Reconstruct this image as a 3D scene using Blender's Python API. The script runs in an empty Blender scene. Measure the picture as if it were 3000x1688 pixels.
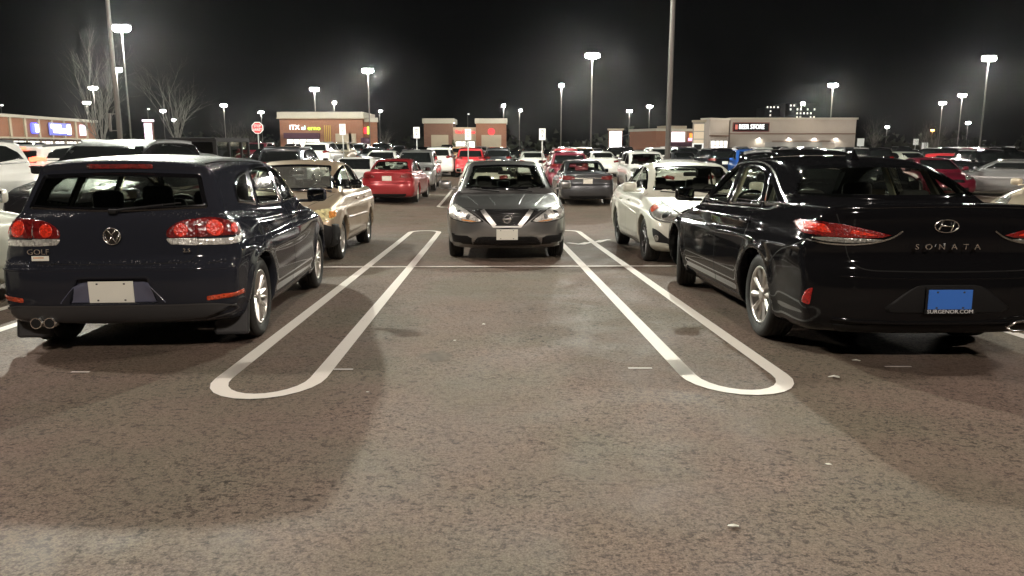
import bpy, bmesh, math, random
import numpy as np
from mathutils import Vector, Matrix
from mathutils.bvhtree import BVHTree
R=math.radians
sc=bpy.context.scene
COL=sc.collection
random.seed(7)
# ---------------------------------------------------------------- camera, night sky, exposure
F_PX=2254.0/3000.0            # focal length in picture widths
cam_d=bpy.data.cameras.new('camera'); cam=bpy.data.objects.new('camera',cam_d); COL.objects.link(cam)
cam_d.sensor_width=36.0; cam_d.lens=36.0*F_PX; cam_d.clip_start=0.05; cam_d.clip_end=3000
CAM_H=1.32; PITCH=R(10.4)
cam.location=(0,0,CAM_H); cam.rotation_euler=(R(90)-PITCH,0,0)
sc.camera=cam
sc.view_settings.view_transform='Standard'; sc.view_settings.look='None'
sc.view_settings.gamma=1.0; sc.view_settings.exposure=0.82
w=bpy.data.worlds.new('World'); sc.world=w; w.use_nodes=True
wn=w.node_tree.nodes; wl=w.node_tree.links
bg=wn['Background']; bg.inputs['Color'].default_value=(0.95,0.97,1.0,1); bg.inputs['Strength'].default_value=0.0007
sc.render.engine='CYCLES'
cy=sc.cycles
cy.use_denoising=True; cy.max_bounces=6; cy.diffuse_bounces=2; cy.glossy_bounces=3; cy.transmission_bounces=6
cy.transparent_max_bounces=12; cy.volume_bounces=0; cy.sample_clamp_indirect=4.0; cy.caustics_reflective=False; cy.caustics_refractive=False
cy.use_light_tree=True
HAZE=0.0001

# ---------------------------------------------------------------- ground profile (gravity up = z)
def sstep(a,b,x):
    t=min(1.0,max(0.0,(x-a)/(b-a))); return t*t*(3-2*t)
def ground_z(x,y):
    # gentle fall away from the camera, level from ~25 m on, slightly higher to the left
    if y<=13: g=-0.0292*y
    elif y<=27: 
        t=y-13; g=-0.38-0.0292*t+0.0292*t*t/28.0
    else: g=-0.584+0.18*sstep(27,50,y)+0.25*sstep(60,160,y)
    g+=max(min(0.34,0.045*max(0.0,-x-3.0))*sstep(16,27,y), min(0.22,0.07*max(0.0,-x-4.3))*sstep(9,14,y))
    return g
def X_at(xd,D):
    """sideways metres of a thing seen xd along the 2575 wide view, D metres ahead"""
    return (xd*1.165-1500.0)/2254.0*(D*0.9836+0.25)

# ---------------------------------------------------------------- small helpers
def tag(o,label=None,cat=None,group=None,kind=None):
    if label: o['label']=label
    if cat: o['category']=cat
    if group: o['group']=group
    if kind: o['kind']=kind
    return o
def link(o,parent=None):
    COL.objects.link(o)
    if parent is not None: o.parent=parent
    return o
def empty(name,loc=(0,0,0),rz=0.0):
    o=bpy.data.objects.new(name,None); o.empty_display_size=0.2
    o.location=loc; o.rotation_euler=(0,0,rz); return link(o)
def mesh_obj(name,verts,faces,mat,parent=None,smooth=False):
    me=bpy.data.meshes.new(name); me.from_pydata([tuple(v) for v in verts],[],[tuple(f) for f in faces])
    if mat: me.materials.append(mat)
    if smooth: me.polygons.foreach_set('use_smooth',[True]*len(me.polygons))
    me.update()
    return link(bpy.data.objects.new(name,me),parent)
def bm_obj(name,bm,mat,parent=None,smooth=False):
    me=bpy.data.meshes.new(name); bm.to_mesh(me); bm.free()
    mats=mat if isinstance(mat,(list,tuple)) else [mat]
    for m in mats: me.materials.append(m)
    if smooth:
        me.polygons.foreach_set('use_smooth',[True]*len(me.polygons))
    return link(bpy.data.objects.new(name,me),parent)
def add_box(bm,c,s,rot=None,bevel=0.0,mi=0,seg=2):
    r=bmesh.ops.create_cube(bm,size=1.0)
    vs=r['verts']
    for v in vs: v.co=Vector((v.co.x*s[0],v.co.y*s[1],v.co.z*s[2]))
    if bevel>0:
        es=list({e for v in vs for e in v.link_edges})
        rr=bmesh.ops.bevel(bm,geom=es,offset=bevel,segments=seg,profile=0.5,affect='EDGES')
        vs=list({v for f in rr['faces'] for v in f.verts}|{v for v in vs if v.is_valid})
    M=Matrix.Translation(Vector(c))
    if rot is not None: M=M@rot.to_4x4()
    for v in vs: v.co=M@v.co
    for f in {f for v in vs for f in v.link_faces}: f.material_index=mi
    return vs
def add_tube(bm,pts,rad,seg=8,mi=0,cap=True):
    rings=[]; n=len(pts)
    pts=[Vector(p) for p in pts]
    for i,p in enumerate(pts):
        d=(pts[min(i+1,n-1)]-pts[max(i-1,0)]).normalized()
        a=d.orthogonal().normalized() if i==0 else (pa-d*pa.dot(d)).normalized()
        pa=a; b=d.cross(a)
        r=rad[i] if isinstance(rad,(list,tuple)) else rad
        rings.append([bm.verts.new(p+(a*math.cos(2*math.pi*k/seg)+b*math.sin(2*math.pi*k/seg))*r) for k in range(seg)])
    for i in range(n-1):
        for k in range(seg):
            f=bm.faces.new((rings[i][k],rings[i][(k+1)%seg],rings[i+1][(k+1)%seg],rings[i+1][k])); f.material_index=mi; f.smooth=True
    if cap:
        for rg,s in ((rings[0],-1),(rings[-1],1)):
            f=bm.faces.new(rg if s>0 else rg[::-1]); f.material_index=mi
def lathe_y(bm,prof,seg=32,mi=0):
    """profile [(radius, y)] turned about the y axis"""
    rings=[[bm.verts.new((r*math.cos(2*math.pi*k/seg),y,r*math.sin(2*math.pi*k/seg))) for k in range(seg)] for r,y in prof]
    for i in range(len(prof)-1):
        for k in range(seg):
            f=bm.faces.new((rings[i][k],rings[i+1][k],rings[i+1][(k+1)%seg],rings[i][(k+1)%seg])); f.material_index=mi; f.smooth=True
def text_obj(name,txt,size,mat,parent,M,depth=0.004,spacing=1.0,sx=1.0):
    cu=bpy.data.curves.new(name,'FONT'); cu.body=txt; cu.size=size; cu.extrude=depth; cu.align_x='CENTER'; cu.align_y='CENTER'
    cu.space_character=spacing; cu.resolution_u=3
    o=bpy.data.objects.new(name,cu); COL.objects.link(o)
    dg=bpy.context.evaluated_depsgraph_get()
    me=bpy.data.meshes.new_from_object(o.evaluated_get(dg)); bpy.data.objects.remove(o)
    me.transform(M@Matrix.Scale(sx,4,(1,0,0))); me.materials.clear(); me.materials.append(mat)
    return link(bpy.data.objects.new(name,me),parent)

# ---------------------------------------------------------------- materials
MATS={}
def newmat(name):
    m=bpy.data.materials.new(name); m.use_nodes=True; MATS[name]=m
    return m,m.node_tree.nodes,m.node_tree.links,m.node_tree.nodes['Principled BSDF']
def simple(name,col,rough=0.5,metal=0.0,coat=0.0,emis=None,es=0.0,spec=0.5,noise=0.0,nscale=8.0,bump=0.0):
    m,n,l,p=newmat(name)
    p.inputs['Base Color'].default_value=(*col,1); p.inputs['Roughness'].default_value=rough
    p.inputs['Metallic'].default_value=metal; p.inputs['Coat Weight'].default_value=coat; p.inputs['Coat Roughness'].default_value=0.04
    p.inputs['Specular IOR Level'].default_value=spec
    if emis: p.inputs['Emission Color'].default_value=(*emis,1); p.inputs['Emission Strength'].default_value=es
    if noise or bump:
        tc=n.new('ShaderNodeTexCoord'); nz=n.new('ShaderNodeTexNoise'); nz.inputs['Scale'].default_value=nscale; nz.inputs['Detail'].default_value=4
        l.new(tc.outputs['Object'],nz.inputs['Vector'])
        if noise:
            mr=n.new('ShaderNodeMapRange'); mr.inputs['To Min'].default_value=1-noise; mr.inputs['To Max'].default_value=1+noise
            l.new(nz.outputs['Fac'],mr.inputs['Value'])
            mx=n.new('ShaderNodeMix'); mx.data_type='RGBA'; mx.blend_type='MULTIPLY'; mx.inputs['Factor'].default_value=1
            mx.inputs['A'].default_value=(*col,1); l.new(mr.outputs['Result'],mx.inputs['B']); l.new(mx.outputs['Result'],p.inputs['Base Color'])
        if bump:
            b=n.new('ShaderNodeBump'); b.inputs['Strength'].default_value=bump; b.inputs['Distance'].default_value=0.01
            l.new(nz.outputs['Fac'],b.inputs['Height']); l.new(b.outputs['Normal'],p.inputs['Normal'])
    return m
def paint(name,col,metal=0.0,rough=0.3,wet=0.0,dirt=0.12):
    """clear-coated car paint, lined with dark trim on its inner side; optional beads of rain; road dust low down"""
    m,n,l,p=newmat(name)
    p.inputs['Roughness'].default_value=rough; p.inputs['Metallic'].default_value=metal
    p.inputs['Coat Weight'].default_value=1.0; p.inputs['Coat Roughness'].default_value=0.03
    if max(col)<.05: p.inputs['Specular IOR Level'].default_value=0.0; p.inputs['Roughness'].default_value=0.6; p.inputs['Coat IOR'].default_value=1.32
    tc=n.new('ShaderNodeTexCoord')
    nz=n.new('ShaderNodeTexNoise'); nz.inputs['Scale'].default_value=2.3; nz.inputs['Detail'].default_value=6
    l.new(tc.outputs['Object'],nz.inputs['Vector'])
    sp=n.new('ShaderNodeSeparateXYZ'); l.new(tc.outputs['Object'],sp.inputs[0])
    mr=n.new('ShaderNodeMapRange'); mr.inputs['From Min'].default_value=0.75; mr.inputs['From Max'].default_value=0.15
    mr.inputs['To Min'].default_value=0.0; mr.inputs['To Max'].default_value=dirt; l.new(sp.outputs['Z'],mr.inputs['Value'])
    mu=n.new('ShaderNodeMath'); mu.operation='MULTIPLY'; l.new(mr.outputs['Result'],mu.inputs[0]); l.new(nz.outputs['Fac'],mu.inputs[1])
    mx=n.new('ShaderNodeMix'); mx.data_type='RGBA'; mx.inputs['A'].default_value=(*col,1); mx.inputs['B'].default_value=(0.22,0.2,0.17,1)
    l.new(mu.outputs[0],mx.inputs['Factor']); l.new(mx.outputs['Result'],p.inputs['Base Color'])
    ad=n.new('ShaderNodeMath'); ad.operation='MULTIPLY_ADD'; ad.inputs[1].default_value=1.6; ad.inputs[2].default_value=0.03
    ad.inputs[2].default_value=.05; l.new(mu.outputs[0],ad.inputs[0]); l.new(ad.outputs[0],p.inputs['Coat Roughness'])
    if wet>0:
        vo=n.new('ShaderNodeTexVoronoi'); vo.inputs['Scale'].default_value=45; vo.inputs['Randomness'].default_value=1.0
        l.new(tc.outputs['Object'],vo.inputs['Vector'])
        nz2=n.new('ShaderNodeTexNoise'); nz2.inputs['Scale'].default_value=9; l.new(tc.outputs['Object'],nz2.inputs['Vector'])
        r2=n.new('ShaderNodeMapRange'); r2.inputs['From Min'].default_value=0.0; r2.inputs['From Max'].default_value=0.45
        r2.inputs['To Min'].default_value=1.0; r2.inputs['To Max'].default_value=0.0; l.new(vo.outputs['Distance'],r2.inputs['Value'])
        # beads lie on faces that look up
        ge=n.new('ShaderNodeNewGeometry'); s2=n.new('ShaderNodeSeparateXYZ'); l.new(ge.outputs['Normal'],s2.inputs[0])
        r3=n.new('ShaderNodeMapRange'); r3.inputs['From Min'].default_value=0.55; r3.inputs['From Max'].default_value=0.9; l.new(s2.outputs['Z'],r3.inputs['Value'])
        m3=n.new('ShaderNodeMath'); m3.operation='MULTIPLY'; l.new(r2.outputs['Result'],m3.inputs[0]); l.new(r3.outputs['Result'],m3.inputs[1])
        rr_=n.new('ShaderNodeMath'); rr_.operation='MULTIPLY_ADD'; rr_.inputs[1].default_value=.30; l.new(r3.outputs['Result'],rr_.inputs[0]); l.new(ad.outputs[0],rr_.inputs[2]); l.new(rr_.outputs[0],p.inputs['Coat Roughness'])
        # sheen of light on the drops, painted as pale base colour on upward faces
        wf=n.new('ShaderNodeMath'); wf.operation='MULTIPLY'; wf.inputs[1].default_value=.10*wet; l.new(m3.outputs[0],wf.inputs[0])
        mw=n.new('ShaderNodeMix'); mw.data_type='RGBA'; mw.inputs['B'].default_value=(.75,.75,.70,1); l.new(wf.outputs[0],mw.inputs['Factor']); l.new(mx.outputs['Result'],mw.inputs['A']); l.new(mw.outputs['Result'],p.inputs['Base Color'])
        b=n.new('ShaderNodeBump'); b.inputs['Strength'].default_value=wet; b.inputs['Distance'].default_value=0.012
        l.new(m3.outputs[0],b.inputs['Height']); l.new(b.outputs['Normal'],p.inputs['Coat Normal'])
        l.new(b.outputs['Normal'],p.inputs['Normal'])
    d=n.new('ShaderNodeBsdfDiffuse'); d.inputs['Color'].default_value=(0.10,0.10,0.085,1)
    g2=n.new('ShaderNodeNewGeometry'); ms=n.new('ShaderNodeMixShader')
    l.new(g2.outputs['Backfacing'],ms.inputs[0]); l.new(p.outputs[0],ms.inputs[1]); l.new(d.outputs[0],ms.inputs[2])
    l.new(ms.outputs[0],n['Material Output'].inputs['Surface'])
    return m
def glassmat(name,tint=(0.80,0.84,0.78),rough=0.0,wet=0.0,refl=1.5):
    m,n,l,p=newmat(name); n.remove(p)
    t=n.new('ShaderNodeBsdfTransparent'); t.inputs['Color'].default_value=(*tint,1)
    g=n.new('ShaderNodeBsdfGlossy'); g.inputs['Roughness'].default_value=0.03+rough; g.inputs['Color'].default_value=(1,1,1,1)
    lw=n.new('ShaderNodeLayerWeight'); lw.inputs['Blend'].default_value=.5
    pw=n.new('ShaderNodeMath'); pw.operation='POWER'; pw.inputs[1].default_value=5.0; l.new(lw.outputs['Facing'],pw.inputs[0])
    f=n.new('ShaderNodeMath'); f.operation='MULTIPLY_ADD'; f.inputs[1].default_value=.93; f.inputs[2].default_value=.06; l.new(pw.outputs[0],f.inputs[0])
    ms=n.new('ShaderNodeMixShader'); l.new(f.outputs[0],ms.inputs[0]); l.new(t.outputs[0],ms.inputs[1]); l.new(g.outputs[0],ms.inputs[2])
    out=ms
    if wet>0:
        tc=n.new('ShaderNodeTexCoord'); vo=n.new('ShaderNodeTexVoronoi'); vo.inputs['Scale'].default_value=60
        l.new(tc.outputs['Object'],vo.inputs['Vector'])
        b=n.new('ShaderNodeBump'); b.inputs['Strength'].default_value=wet; b.inputs['Distance'].default_value=0.01
        l.new(vo.outputs['Distance'],b.inputs['Height']); l.new(b.outputs['Normal'],g.inputs['Normal'])
        # a fine film of mist over the pane
        dd=n.new('ShaderNodeBsdfDiffuse'); dd.inputs['Color'].default_value=(0.5,0.5,0.46,1)
        ms2=n.new('ShaderNodeMixShader'); ms2.inputs[0].default_value=0.12*wet; l.new(ms.outputs[0],ms2.inputs[1]); l.new(dd.outputs[0],ms2.inputs[2]); out=ms2
    l.new(out.outputs[0],n['Material Output'].inputs['Surface'])
    return m
def lensmat(name,col,emis=0.0,scale=60.0,rough=0.12,rings=False,metal=0.0):
    """moulded lamp plastic: facets behind a clear face"""
    m,n,l,p=newmat(name)
    tc=n.new('ShaderNodeTexCoord')
    vo=n.new('ShaderNodeTexVoronoi'); vo.inputs['Scale'].default_value=scale; l.new(tc.outputs['Object'],vo.inputs['Vector'])
    mr=n.new('ShaderNodeMapRange'); mr.inputs['To Min'].default_value=0.45; mr.inputs['To Max'].default_value=1.5
    l.new(vo.outputs['Color'],mr.inputs['Value'])
    mx=n.new('ShaderNodeMix'); mx.data_type='RGBA'; mx.blend_type='MULTIPLY'; mx.inputs['Factor'].default_value=1
    mx.inputs['A'].default_value=(*col,1); l.new(mr.outputs['Result'],mx.inputs['B']); l.new(mx.outputs['Result'],p.inputs['Base Color'])
    p.inputs['Roughness'].default_value=0.25; p.inputs['Metallic'].default_value=metal
    p.inputs['Coat Weight'].default_value=1.0; p.inputs['Coat Roughness'].default_value=rough*0.3
    b=n.new('ShaderNodeBump'); b.inputs['Strength'].default_value=0.35; b.inputs['Distance'].default_value=0.01
    l.new(vo.outputs['Distance'],b.inputs['Height']); l.new(b.outputs['Normal'],p.inputs['Normal'])
    if emis>0:
        l.new(mx.outputs['Result'],p.inputs['Emission Color']); p.inputs['Emission Strength'].default_value=emis
    return m
M_RUBBER=simple('rubber',(0.022,0.022,0.02),0.75,noise=0.3,nscale=30,bump=0.2)
M_BLACK=simple('black_plastic',(0.009,0.009,0.0095),0.6,spec=.3)
M_SEAM=simple('panel_gap',(0.004,0.004,0.004),0.8)
M_GLOSSB=simple('gloss_black_trim',(0.006,0.006,0.007),0.12,coat=1.0)
M_CHROME=simple('chrome',(0.80,0.80,0.77),0.24,metal=1.0)
M_SATIN=simple('satin_chrome',(0.85,0.85,0.82),0.42,metal=1.0)
M_ALLOY=simple('alloy',(0.62,0.60,0.56),0.32,metal=0.75,noise=0.12,nscale=20)
M_ALLOYD=simple('dark_steel',(0.10,0.10,0.10),0.4,metal=0.6)
M_UNDER=simple('underbody',(0.008,0.008,0.008),0.9)
M_SEAT=simple('seat_cloth',(0.03,0.03,0.03),0.9,noise=0.2,nscale=40)
M_SEATG=simple('seat_cloth_grey',(0.10,0.10,0.085),0.9,noise=0.2,nscale=40)
M_TRIM=simple('pale_pillar_trim',(0.50,0.50,0.36),0.8)
M_RED=lensmat('red_lens',(0.34,0.008,0.006),emis=0.0,scale=85)
M_REDS=lensmat('deep_red_lens',(0.24,0.006,0.006),scale=85,rough=.9)
M_REDB=lensmat('bright_red_lens',(0.75,0.04,0.018),emis=0.04,scale=70)
M_REDD=lensmat('dark_red_lens',(0.17,0.01,0.01),scale=45)
M_BRAKE=simple('lit_brake_lens',(0.9,0.05,0.03),0.3,emis=(1.0,0.12,0.06),es=3.0)
M_CLEAR=lensmat('clear_lens',(0.34,0.34,0.31),scale=70,metal=0.45)
M_AMBER=lensmat('amber_lens',(0.75,0.30,0.06),scale=40)
M_ORANGE=lensmat('orange_reflector',(0.55,0.06,0.015),scale=60)
M_YELLOWED=lensmat('yellowed_lens',(0.72,0.66,0.36),scale=30)
M_CLEARB=lensmat('bright_clear_lens',(0.85,0.85,0.80),scale=55,metal=0.5)
M_GREYP=simple('grey_plastic',(0.04,0.04,0.042),0.5)
M_NAVYLIT=simple('navy_paint_lit',(0.10,0.105,0.155),0.35,coat=.5)  # stands for navy body paint, paler to paint in reflected light
M_PLATEW=simple('white_plate',(0.90,0.90,0.80),0.45,noise=0.03)
M_PLATEB=simple('blue_plate',(0.05,0.20,0.72),0.5)
M_WHITE=simple('white_lettering',(0.85,0.85,0.85),0.5)
M_GLASS=glassmat('car_glass')
M_GLASSW=glassmat('wet_glass',wet=1.0)
M_GLASSD=glassmat('privacy_glass',tint=(0.05,0.05,0.055))
M_FARGLASS=simple('dark_window',(0.012,0.014,0.014),0.06,coat=1.0)
M_MIRROR=simple('mirror_glass',(0.3,0.32,0.32),0.03,metal=1.0)
# ================================================================ car bodies: smooth implicit shells
def chaikin(P,n=3,closed=True):
    P=[np.array(p,float) for p in P]
    for _ in range(n):
        Q=[]; m=len(P)
        rng=range(m) if closed else range(m-1)
        if not closed: Q.append(P[0])
        for i in rng:
            a=P[i]; b=P[(i+1)%m]; Q.append(a*.75+b*.25); Q.append(a*.25+b*.75)
        if not closed: Q.append(P[-1])
        P=Q
    return np.array(P)
def poly_sdf(P,xs,zs):
    X,Z=np.meshgrid(xs,zs,indexing='ij'); D=np.full(X.shape,1e9); ins=np.zeros(X.shape,bool)
    n=len(P)
    for i in range(n):
        ax,az=P[i]; bx,bz=P[(i+1)%n]; dx,dz=bx-ax,bz-az
        L=dx*dx+dz*dz+1e-12
        t=np.clip(((X-ax)*dx+(Z-az)*dz)/L,0,1)
        D=np.minimum(D,(X-ax-t*dx)**2+(Z-az-t*dz)**2)
        c=((az>Z)!=(bz>Z))
        if dz!=0: ins^=c&(X<(bx-ax)*(Z-az)/dz+ax)
    D=np.sqrt(D); D[ins]*=-1
    return D
def roundpoly(P,r,closed=True):
    """keep the drawn outline, round its corners by about r"""
    P=[np.array(p,float) for p in P]; n=len(P); out=[]
    for i in range(n):
        if not closed and i in (0,n-1): out.append(P[i]); continue
        a,b,c=P[i-1],P[i],P[(i+1)%n]; la=np.linalg.norm(a-b); lc=np.linalg.norm(c-b)
        ang=math.acos(max(-1,min(1,float((a-b)@(c-b))/(la*lc+1e-9))))
        # flat corners get long blends so that lamp and window outlines stay curved
        rr=r if ang<2.0 else r+.45*min(la,lc)*min(1,(ang-2.0)/.7)
        ra=min(rr,.48*la); rc=min(rr,.48*lc); p0=b+(a-b)*ra/(la+1e-9); p2=b+(c-b)*rc/(lc+1e-9)
        for t in (0,.25,.5,.75,1): out.append(p0*(1-t)**2+b*2*t*(1-t)+p2*t*t)
    return np.array(out)
class Grid2:
    def __init__(s,P,h=0.015):
        x0,x1=P[:,0].min()-.5,P[:,0].max()+.5; z0,z1=P[:,1].min()-.4,P[:,1].max()+.4
        s.x0,s.z0,s.h=x0,z0,h
        s.D=poly_sdf(P,np.arange(x0,x1,h),np.arange(z0,z1,h))
    def __call__(s,x,z):
        D=s.D; u=np.clip((x-s.x0)/s.h,0,D.shape[0]-1.001); v=np.clip((z-s.z0)/s.h,0,D.shape[1]-1.001)
        i=u.astype(int); j=v.astype(int); a=u-i; b=v-j
        return D[i,j]*(1-a)*(1-b)+D[i+1,j]*a*(1-b)+D[i,j+1]*(1-a)*b+D[i+1,j+1]*a*b
def smax(a,b,k): 
    h=np.clip(0.5+0.5*(a-b)/k,0,1); return a*h+b*(1-h)+k*h*(1-h)
def smin(a,b,k): return -smax(-a,-b,k)
def nstep(a,b,x):
    t=np.clip((x-a)/(b-a),0,1); return t*t*(3-2*t)
class Tab:
    """smooth 1-D table"""
    def __init__(s,pts,sm=0.05):
        xs=np.array([p[0] for p in pts],float); ys=np.array([p[1] for p in pts],float)
        s.x=np.linspace(xs[0]-.3,xs[-1]+.3,400); y=np.interp(s.x,xs,ys)
        k=max(1,int(sm/(s.x[1]-s.x[0]))); ker=np.hanning(2*k+3); ker/=ker.sum()
        s.y=np.convolve(np.pad(y,(k+1,k+1),'edge'),ker,'valid')
    def __call__(s,v): return np.interp(v,s.x,s.y)
class Shell:
    def __init__(s,c):
        s.c=c; s.SB=Grid2(chaikin(c['body'],c.get('bs',2))); s.SG=Grid2(chaikin(c['green'],3))
        s.hw=Tab(c['hw'],.25); s.sec=Tab(c['sec'],.05); s.hwg=Tab(c['hwg'],.3)
    def f(s,x,y,z):
        c=s.c; ay=np.abs(y); W=c['W']/2; q=ay/W
        ff=nstep(.5,1.7,x); fr=nstep(-.6,-1.7,x)
        xb=x+ff*c.get('cf',.24)*q**3-fr*c.get('cr',.13)*q**4
        fS=s.SB(xb,z+c.get('crown',.035)*q*q*nstep(.6,.9,z))
        fW=ay-s.hw(x)+s.sec(z)
        for (zl,sl,am,wd) in c.get('creases',()):
            fW=fW+am*np.tanh((z-zl-sl*x)/wd)
        for xw in (c['xr'],c['xf']):
            d=np.sqrt((x-xw)**2+(z-c['rw'])**2)-c['ra']
            fW=fW-.016*np.exp(-(d/.07)**2)*(d>-.1)
        B=smax(fS,fW,c.get('kb',.09))
        xg=x+ff*0+nstep(0,1.2,x)*c.get('gf',.22)*q*q-nstep(-.3,-1.6,x)*c.get('gr',.12)*q*q
        gS=s.SG(xg,z+c.get('gcrown',.07)*q*q)
        tm=c['tum']; gW=(ay-s.hwg(x)+tm*(z-c['zb']))/math.sqrt(1+tm*tm)
        G=smax(gS,gW,c.get('kg',.11))
        f=smin(B,G,c.get('ku',.03))
        for xw in (c['xr'],c['xf']):
            d=np.sqrt((x-xw)**2+(z-c['rw'])**2)-c['ra']
            K=np.maximum(d,c['W']/2-.27-ay); f=np.maximum(f,-K)
        for (x0,x1,y0,z0,z1) in c.get('carve',()):
            K=np.maximum(np.maximum(x0-x,x-x1),np.maximum(np.maximum(z0-z,z-z1),ay-y0-.35*(z1-z))); f=smax(f,-K,.012)
        return f
    def grad(s,P,e=.012):
        x,y,z=P.T
        g=np.stack([s.f(x+e,y,z)-s.f(x-e,y,z),s.f(x,y+e,z)-s.f(x,y-e,z),s.f(x,y,z+e)-s.f(x,y,z-e)],1)/(2*e)
        return g
def surface_net(sh,res):
    c=sh.c; P=np.array(c['body']+c['green'],float)
    h=res; W=c['W']/2
    xs=np.arange(P[:,0].min()-.08,P[:,0].max()+.08,h); zs=np.arange(P[:,1].min()-.05,P[:,1].max()+.06,h)
    ny=int((W+.06)/h)+1; ys=(np.arange(-ny,ny+1)+.0)*h+h*.5
    X,Y,Z=np.meshgrid(xs,ys,zs,indexing='ij'); V=sh.f(X,Y,Z)
    S=V<0; nx,nyy,nz=[k-1 for k in V.shape]
    cnt=np.zeros((nx,nyy,nz),int)
    offs=[(i,j,k) for i in (0,1) for j in (0,1) for k in (0,1)]
    for o in offs: cnt+=S[o[0]:o[0]+nx,o[1]:o[1]+nyy,o[2]:o[2]+nz]
    mask=(cnt>0)&(cnt<8); ids=np.full(mask.shape,-1); n=mask.sum(); ids[mask]=np.arange(n)
    ii=np.argwhere(mask); acc=np.zeros((n,3)); ct=np.zeros(n)
    val={o:V[ii[:,0]+o[0],ii[:,1]+o[1],ii[:,2]+o[2]] for o in offs}
    for a in offs:
        for ax in range(3):
            if a[ax]==1: continue
            b=list(a); b[ax]=1; b=tuple(b)
            va,vb=val[a],val[b]; cr=(va<0)!=(vb<0); t=np.where(cr,va/(va-vb+1e-12),0)
            p=np.array(a,float)[None,:].repeat(n,0); p[:,ax]+=t
            acc[cr]+=p[cr]; ct[cr]+=1
    pos=(ii+acc/ct[:,None])*h+np.array([xs[0],ys[0],zs[0]])
    F=[]
    for ax in range(3):
        o1,o2=[k for k in range(3) if k!=ax]
        A=S; Bs=np.roll(S,-1,ax)
        ch=(A!=Bs); idx=np.argwhere(ch)
        ok=(idx[:,ax]<V.shape[ax]-1)&(idx[:,o1]>0)&(idx[:,o1]<V.shape[o1]-1)&(idx[:,o2]>0)&(idx[:,o2]<V.shape[o2]-1)
        idx=idx[ok]; ins=A[idx[:,0],idx[:,1],idx[:,2]]
        def cell(d1,d2):
            q=idx.copy(); q[:,o1]-=d1; q[:,o2]-=d2; return ids[q[:,0],q[:,1],q[:,2]]
        q=np.stack([cell(1,1),cell(0,1),cell(0,0),cell(1,0)],1)
        flip=ins if ax!=1 else ~ins
        q[~flip]=q[~flip][:,::-1]
        F.append(q)
    F=np.concatenate(F)
    for _ in range(3):
        x,y,z=pos.T; g=sh.grad(pos); v=sh.f(x,y,z)
        st=v/np.maximum((g*g).sum(1),.3); st=np.clip(st,-h*.6,h*.6); pos=pos-g*st[:,None]
    g=sh.grad(pos); nrm=g/np.maximum(np.linalg.norm(g,axis=1),1e-6)[:,None]
    return pos,F,nrm
def in_poly(P,u,v):
    ins=np.zeros(u.shape,bool); n=len(P)
    for i in range(n):
        ax,az=P[i]; bx,bz=P[(i+1)%n]
        if az==bz: continue
        ins^=((az>v)!=(bz>v))&(u<(bx-ax)*(v-az)/(bz-az)+ax)
    return ins
def inset(P,d):
    P=np.asarray(P); n=len(P)
    a=np.roll(P,1,0); b=np.roll(P,-1,0); t=b-a; t/=np.maximum(np.linalg.norm(t,axis=1),1e-9)[:,None]
    area=0.5*np.sum(P[:,0]*b[:,1]-b[:,0]*P[:,1]); s=1 if area>0 else -1
    nn=np.stack([-t[:,1],t[:,0]],1)*s
    return P+nn*d
def frame(a):
    """a: 'L' left side, 'B' rear, 'F' front, 'T' top or ('b',deg)/('f',deg) oblique from the rear/front left corner"""
    if a=='L': return np.array([0,1.,0]),np.array([1.,0,0]),np.array([0,0,1.])
    if a=='B': return np.array([-1.,0,0]),np.array([0,1.,0]),np.array([0,0,1.])
    if a=='F': return np.array([1.,0,0]),np.array([0,1.,0]),np.array([0,0,1.])
    if a=='T': return np.array([0,0,1.]),np.array([1.,0,0]),np.array([0,1.,0])
    k,d=a; c,s=math.cos(R(d)),math.sin(R(d))
    if k=='b': return np.array([-c,s,0]),np.array([s,c,0]),np.array([0,0,1.])
    return np.array([c,s,0]),np.array([-s,c,0]),np.array([0,0,1.])
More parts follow.
